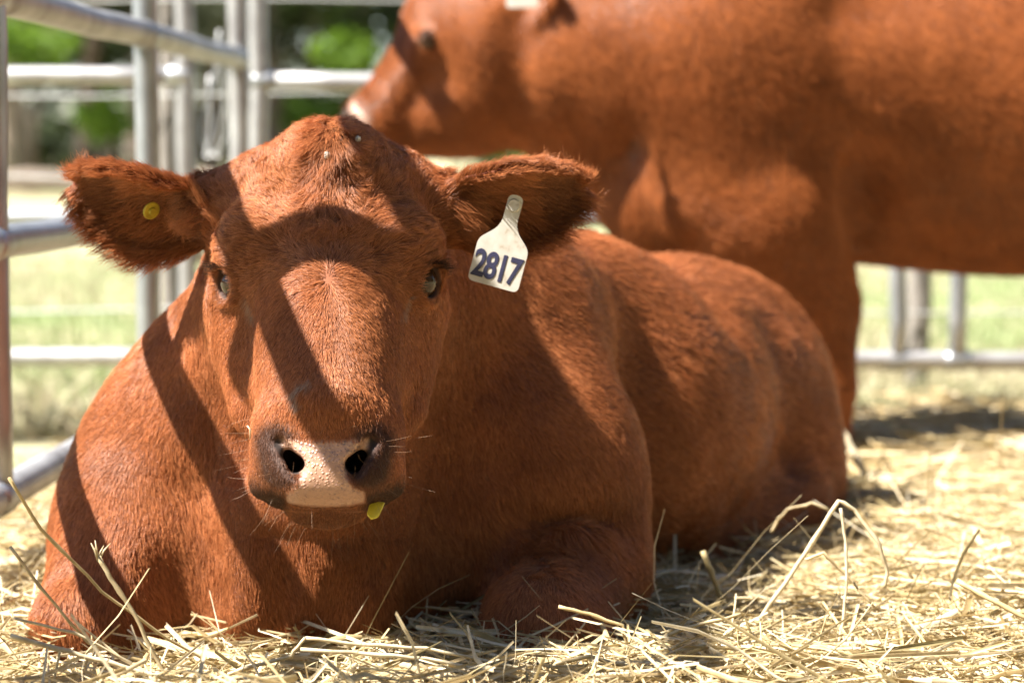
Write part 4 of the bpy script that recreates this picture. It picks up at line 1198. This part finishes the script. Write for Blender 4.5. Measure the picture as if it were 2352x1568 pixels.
# yellow leaf scrap in the mouth
M['yleaf'] = noise_mat("yellow_leaf", [(0.3, (0.50, 0.41, 0.03)), (0.7, (0.68, 0.58, 0.06))], 60, 0.4)
c0 = P(868, 1150, 2.252); c1 = P(853, 1192, 2.240)
V, Fc = [], []
for i, t in enumerate(np.linspace(0, 1, 8)):
    c = c0 * (1 - t) + c1 * t + np.array([0, -0.002 * math.sin(t * 3), 0]); w = 0.0066 * (1 - 0.25 * t) * math.sqrt(max(0, 1 - (max(0, t - 0.7) / 0.3) ** 2)) + 0.0006
    for k, ang in enumerate(np.linspace(0, 2 * math.pi, 10, endpoint=False)):
        V.append(c + np.array([math.cos(ang) * w, math.sin(ang) * 0.0016, math.cos(ang) * w * -0.25]))
for i in range(7):
    for k in range(10): Fc.append((i * 10 + k, i * 10 + (k + 1) % 10, (i + 1) * 10 + (k + 1) % 10, (i + 1) * 10 + k))
Fc.append(tuple(range(70, 80))); Fc.append(tuple(range(9, -1, -1)))
tag(mesh_obj("leaf_scrap", V, Fc, M['yleaf']), "scrap of yellow leaf poking out of the lying cow's mouth", "leaf")

# bits stuck in the lying cow's coat
def surf(px, py):
    d = np.hypot(LX - px, LY - py); k = np.where(d < 9)[0]
    i = k[np.argmin(LV[k, 1])]
    return LV[i], LN[i]
M['chaff'] = noise_mat("grey_burr", [(0.3, (0.20, 0.17, 0.14)), (0.7, (0.55, 0.50, 0.44))], 400, 0.7, 0, 0.5, 600, bump_dist=0.001)
for px, py, r, lab in ((755, 357, 0.0042, "grey burr caught in the hair at the middle of the lying cow's poll"), (824, 326, 0.0036, "small grey burr on the right slope of the lying cow's poll")):
    c, nn_ = surf(px, py)
    bm = bmesh.new(); bmesh.ops.create_icosphere(bm, subdivisions=3, radius=r)
    for v in bm.verts: v.co *= 1 + 0.25 * math.sin(v.co.x * 2500) * math.sin(v.co.y * 2100) * math.cos(v.co.z * 1900); v.co.x *= 0.8
    me = bpy.data.meshes.new("burr"); bm.to_mesh(me); bm.free(); me.materials.append(M['chaff'])
    o = bpy.data.objects.new("burr", me); o.location = c + nn_ * 0.008; col.objects.link(o)
    tag(o, lab, "burr", "burrs in the coat")

# ---------------------------------------------------------------- hay
gx = np.arange(-1.2, 2.8, 0.03); gy = np.arange(-0.4, 5.6, 0.03)
HX, HY = np.meshgrid(gx, gy, indexing='ij')
HZ = hay_z(HX, HY) - 0.012
ii = np.arange(HX.size).reshape(HX.shape)
Q = np.stack([ii[:-1, :-1], ii[1:, :-1], ii[1:, 1:], ii[:-1, 1:]], -1).reshape(-1, 4)
V = np.stack([HX, HY, HZ], -1).reshape(-1, 3)
hb = noise_mat("matted_hay", [(0.3, (0.20, 0.145, 0.065)), (0.5, (0.42, 0.32, 0.16)), (0.7, (0.58, 0.47, 0.28))], 30, 0.85, 0, 1.0, 140, stretch=(1, 2.2, 1), bump_dist=0.012)
hay = empty("hay_bed", (0.6, 2.6, 0.0)); tag(hay, "loose pale hay bedding covering the floor of the pen", "hay", kind="stuff")
big_mesh("matted_hay", V, Q, hb, hay)

def straw_batch(name, n, cx, cy, cz, yaw, pitch, L, W, parent, curl=0.35, seg=4):
    """n bent, folded blades as one mesh"""
    d = np.stack([np.cos(yaw) * np.cos(pitch), np.sin(yaw) * np.cos(pitch), np.sin(pitch)], 1)
    c = np.stack([cx, cy, cz], 1)
    side0 = np.cross(d, rng.normal(size=(n, 3))); side0 /= np.linalg.norm(side0, axis=1, keepdims=True)
    bendv = np.cross(d, side0)
    t = np.linspace(-0.5, 0.5, seg + 1)
    amp = rng.normal(0, curl, n) * L
    kink = rng.random(n) < 0.22
    kpos = rng.uniform(-0.25, 0.25, n); kang = rng.normal(0, 0.9 if curl > 0.3 else 0.3, n)
    ring = []
    for tt in t:
        pc = c + d * (L * tt)[:, None] + bendv * (amp * (tt * tt - 0.08))[:, None]
        kk = np.where(kink & (tt > kpos), (tt - kpos) * L * kang, 0)
        pc = pc + side0 * kk[:, None]
        w = (W * (1.0 if tt < 0.3 else 0.7))[:, None] * 0.5
        ring.append(np.stack([pc - side0 * w, pc + bendv * w * 0.7, pc + side0 * w], 1))
    R_ = np.stack(ring, 1)                       # n, seg+1, 3, 3
    V = R_.reshape(-1, 3)
    base = np.arange(n)[:, None, None] * (seg + 1) * 3
    i = np.arange(seg)[None, :, None]; j = np.arange(2)[None, None, :]
    q = np.stack([base + i * 3 + j, base + i * 3 + j + 1, base + (i + 1) * 3 + j + 1, base + (i + 1) * 3 + j], -1).reshape(-1, 4)
    o = big_mesh(name, V, q, M['straw'], parent, smooth=True)
    tint = np.clip(0.62 + 0.24 * rng.normal(size=n) - 0.35 * (rng.random(n) < 0.08), 0, 1)
    at = o.data.attributes.new("tint", 'FLOAT', 'FACE'); at.data.foreach_set("value", np.repeat(tint, seg * 2).astype(np.float32))
    o["kind"] = "stuff"
    return o

def scatter(n, y0, y1, power, margin):
    y = y0 + (y1 - y0) * rng.random(n) ** power
    half = 0.225 * y + margin
    x = np.clip(rng.uniform(-1, 1, n) * half, -0.95, 2.4)
    return x, y
for nm, n, y0, y1, pw, l0, l1, w0, w1, lay in (("short_straw", 26000, 1.75, 3.4, 0.9, 0.015, 0.06, 0.0008, 0.0024, 0.028),
                                               ("straw", 15000, 1.75, 3.6, 0.9, 0.05, 0.16, 0.0012, 0.0034, 0.036),
                                               ("far_straw", 9000, 3.2, 5.3, 1.0, 0.05, 0.20, 0.003, 0.0065, 0.035),
                                               ("long_straw", 1400, 1.8, 3.6, 0.9, 0.15, 0.34, 0.002, 0.0042, 0.034),
                                               ("broad_blade", 1300, 1.8, 3.7, 0.9, 0.05, 0.19, 0.004, 0.0085, 0.036),
                                               ("stout_straw", 850, 1.85, 2.36, 1.0, 0.12, 0.36, 0.003, 0.0056, 0.036)):
    x, y = scatter(n, y0, y1, pw, 0.35)
    L = l0 + (l1 - l0) * rng.random(n) ** 1.8
    z = hay_z(x, y) + lay * rng.random(n) ** 1.5 - 0.004
    pitch = rng.normal(0, 0.17 if l1 < 0.2 else 0.07, n); up = rng.random(n) < np.where(y < 2.6, 0.0, 0.004)
    pitch = np.where(up, rng.uniform(0.3, 1.1, n), pitch)
    straw_batch(nm, n, x, y, z + np.where(up, 0.3 * L, 0), rng.uniform(0, 2 * math.pi, n), pitch, L, w0 + (w1 - w0) * rng.random(n), hay, 0.5 if l1 < 0.2 else 0.12)

# single stems that stand out
STEMS = [
 ("long greenish stem slanting across the lower left of the cow's chest", [(20, 1098, 2.20), (95, 1215, 2.22), (234, 1357, 2.24), (386, 1469, 2.26), (513, 1538, 2.28)], 5.5, 0.5),
 ("stout frayed stem standing in front of the chest at lower left", [(225, 1279, 2.20), (262, 1340, 2.20), (312, 1415, 2.20), (352, 1503, 2.20), (395, 1572, 2.20)], 7.5, 0.7),
 ("thin pale stem leaning by the left post", [(22, 1254, 2.26), (93, 1347, 2.26), (161, 1430, 2.27), (205, 1479, 2.28)], 5.0, 0.75),
 ("long pale stem lying highest across the front of the chest", [(701, 1464, 2.20), (830, 1479, 2.20), (977, 1489, 2.20), (1148, 1523, 2.20), (1290, 1562, 2.2)], 6.0, 0.85),
 ("second long pale stem just under the highest one before the chest", [(690, 1491, 2.18), (840, 1500, 2.18), (977, 1511, 2.18), (1148, 1545, 2.18), (1260, 1575, 2.18)], 6.5, 0.9),
 ("bent stem rising from the bottom edge towards the chest stems", [(464, 1570, 2.19), (560, 1535, 2.19), (669, 1505, 2.19), (701, 1464, 2.19)], 6.5, 0.75),
 ("pale stem running from the left post along the bottom edge", [(24, 1459, 2.18), (130, 1490, 2.18), (244, 1518, 2.18), (390, 1562, 2.18)], 8.0, 0.9),
 ("thin stem arching over the bottom left hay", [(30, 1420, 2.22), (170, 1452, 2.22), (300, 1520, 2.23), (312, 1560, 2.23)], 4.5, 0.8),
 ("tall folded straw stem standing up at the right of the cow's flank", [(1721, 1456, 2.46), (1785, 1365, 2.46), (1849, 1272, 2.46), (1928, 1149, 2.46), (1962, 1170, 2.46), (2018, 1246, 2.45), (2038, 1308, 2.45), (2033, 1349, 2.45)], 7.5, 0.85),
 ("thin upright stem hanging down beside the tall folded stem", [(1931, 1165, 2.455), (1942, 1240, 2.45), (1946, 1328, 2.44), (1936, 1431, 2.43), (1915, 1540, 2.42)], 5.0, 0.9),
 ("curled leaf stem branching from the tall folded stem", [(1849, 1285, 2.45), (1890, 1270, 2.45), (1940, 1315, 2.45), (2010, 1395, 2.44)], 5.0, 0.65),
 ("grey blade standing in the dark gap beside the flank", [(1614, 1267, 2.62), (1639, 1328, 2.62), (1665, 1400, 2.62)], 9.0, 0.3),
 ("brownish stem arched in front of the folded fore leg", [(1281, 1392, 2.34), (1353, 1410, 2.34), (1429, 1436, 2.34), (1445, 1500, 2.34), (1440, 1570, 2.34)], 6.0, 0.55),
 ("looping yellow blade at the bottom edge below the fore leg", [(1250, 1568, 2.2), (1276, 1523, 2.2), (1353, 1507, 2.2), (1455, 1533, 2.2), (1547, 1528, 2.2)], 7.5, 0.6),
 ("yellow blade rising from the hay right of the fore leg", [(1475, 1487, 2.32), (1573, 1441, 2.32), (1640, 1425, 2.32), (1701, 1410, 2.33)], 6.5, 0.65),
 ("curly tendril of hay in front of the cow's hind leg", [(1772, 1221, 2.75), (1786, 1195, 2.75), (1808, 1170, 2.75), (1864, 1154, 2.75), (1905, 1170, 2.75)], 4.5, 0.7),
 ("stout tan stem at the right edge of the hay", [(2197, 1333, 2.35), (2270, 1372, 2.33), (2370, 1425, 2.31)], 9.0, 0.5),
 ("pale blade blurred against the grass behind the cow's rump", [(1915, 965, 3.62), (1950, 1020, 3.6), (1990, 1090, 3.58)], 13.0, 0.9),
]
for lab, pts, wpx, tint in STEMS:
    pp = [P(a, b_, c) for a, b_, c in pts]
    fine = []
    for k in range(len(pp) - 1):
        for t in np.linspace(0, 1, 4, endpoint=False): fine.append(pp[k] * (1 - t) + pp[k + 1] * t + rng.normal(0, 0.0004, 3))
    fine.append(pp[-1])
    n = len(fine)
    w = 1.55 * wpx * m_px(pts[0][2]) * 0.5
    rad = w * (1 - 0.25 * np.linspace(0, 1, n)); rad[n // 3] *= 1.3; rad[2 * n // 3] *= 1.25
    V, Fc = tube_geo(fine, rad, 7)
    o = mesh_obj("loose_straw", V, Fc, M['straw'])
    at = o.data.attributes.new("tint", 'FLOAT', 'FACE'); at.data.foreach_set("value", np.full(len(Fc), tint, np.float32))
    tag(o, lab, "straw", "single straw stems")
    if "frayed" in lab:
        for k in range(5):
            e = pp[0] + np.array([rng.normal(0, 0.006), rng.normal(0, 0.004), 0.010 + 0.008 * rng.random()])
            V, Fc = tube_geo([pp[0] - [0, 0, 0.004], (pp[0] + e) / 2, e], [w * 0.5, w * 0.4, w * 0.15], 5)
            fo = mesh_obj("frayed_end", V, Fc, M['straw'], o)
            at = fo.data.attributes.new("tint", 'FLOAT', 'FACE'); at.data.foreach_set("value", np.full(len(Fc), 0.75, np.float32))

# ---------------------------------------------------------------- dry grass beyond the pen
n = 26000
y = 5.2 + 9.0 * rng.random(n) ** 1.7
x = rng.uniform(-1, 1, n) * (0.24 * y + 0.5)
L = 0.04 + 0.09 * rng.random(n)
yaw = rng.uniform(0, 2 * math.pi, n); lean = rng.normal(0, 0.5, n)
root = np.stack([x, y, ground_z(x, y) - 0.005], 1)
dirv = np.stack([np.cos(yaw) * np.sin(lean), np.sin(yaw) * np.sin(lean), np.cos(lean)], 1)
sd = np.cross(dirv, rng.normal(size=(n, 3))); sd /= np.linalg.norm(sd, axis=1, keepdims=True)
w = (0.002 + 0.003 * rng.random(n))[:, None]
tipv = root + dirv * L[:, None] + np.stack([0.4 * L * np.cos(yaw), 0.4 * L * np.sin(yaw), -0.1 * L], 1)
mid = root + dirv * (0.55 * L)[:, None]
V = np.stack([root - sd * w, root + sd * w, mid + sd * w * 0.8, mid - sd * w * 0.8, tipv + sd * w * 0.15, tipv - sd * w * 0.15], 1).reshape(-1, 3)
bidx = np.arange(n)[:, None] * 6
Q = np.concatenate([bidx + np.array([[0, 1, 2, 3]]), bidx + np.array([[3, 2, 4, 5]])])
M['grass'] = leaf_mat("dry_grass", (0.44, 0.36, 0.25), (0.22, 0.28, 0.11), 0.3)
go = big_mesh("grass", V, Q, M['grass'], smooth=False)
tn = np.clip(0.5 + 0.8 * vnoise(np.stack([x * 1.1, y * 0.9, x * 0], 1)) + 0.2 * rng.normal(size=n), 0, 1)
at = go.data.attributes.new("tint", 'FLOAT', 'FACE'); at.data.foreach_set("value", np.concatenate([tn, tn]).astype(np.float32))
tag(go, "short dry grass tufts growing beyond the steel panels", "grass", kind="stuff")

c, nn_ = surf(580, 1000)
V, Fc = tube_geo([c + nn_ * 0.006 + np.array([-0.003, 0, 0.010]), c + nn_ * 0.007 + np.array([0.001, 0, 0.006]), c + nn_ * 0.008 + np.array([0.0015, 0, -0.004])], [0.0007, 0.0010, 0.0006], 6)
o = mesh_obj("straw_chip", V, Fc, M['straw']); at = o.data.attributes.new("tint", 'FLOAT', 'FACE'); at.data.foreach_set("value", np.full(len(Fc), 0.9, np.float32))
tag(o, "chip of straw stuck to the lying cow's jaw beside the muzzle", "straw")
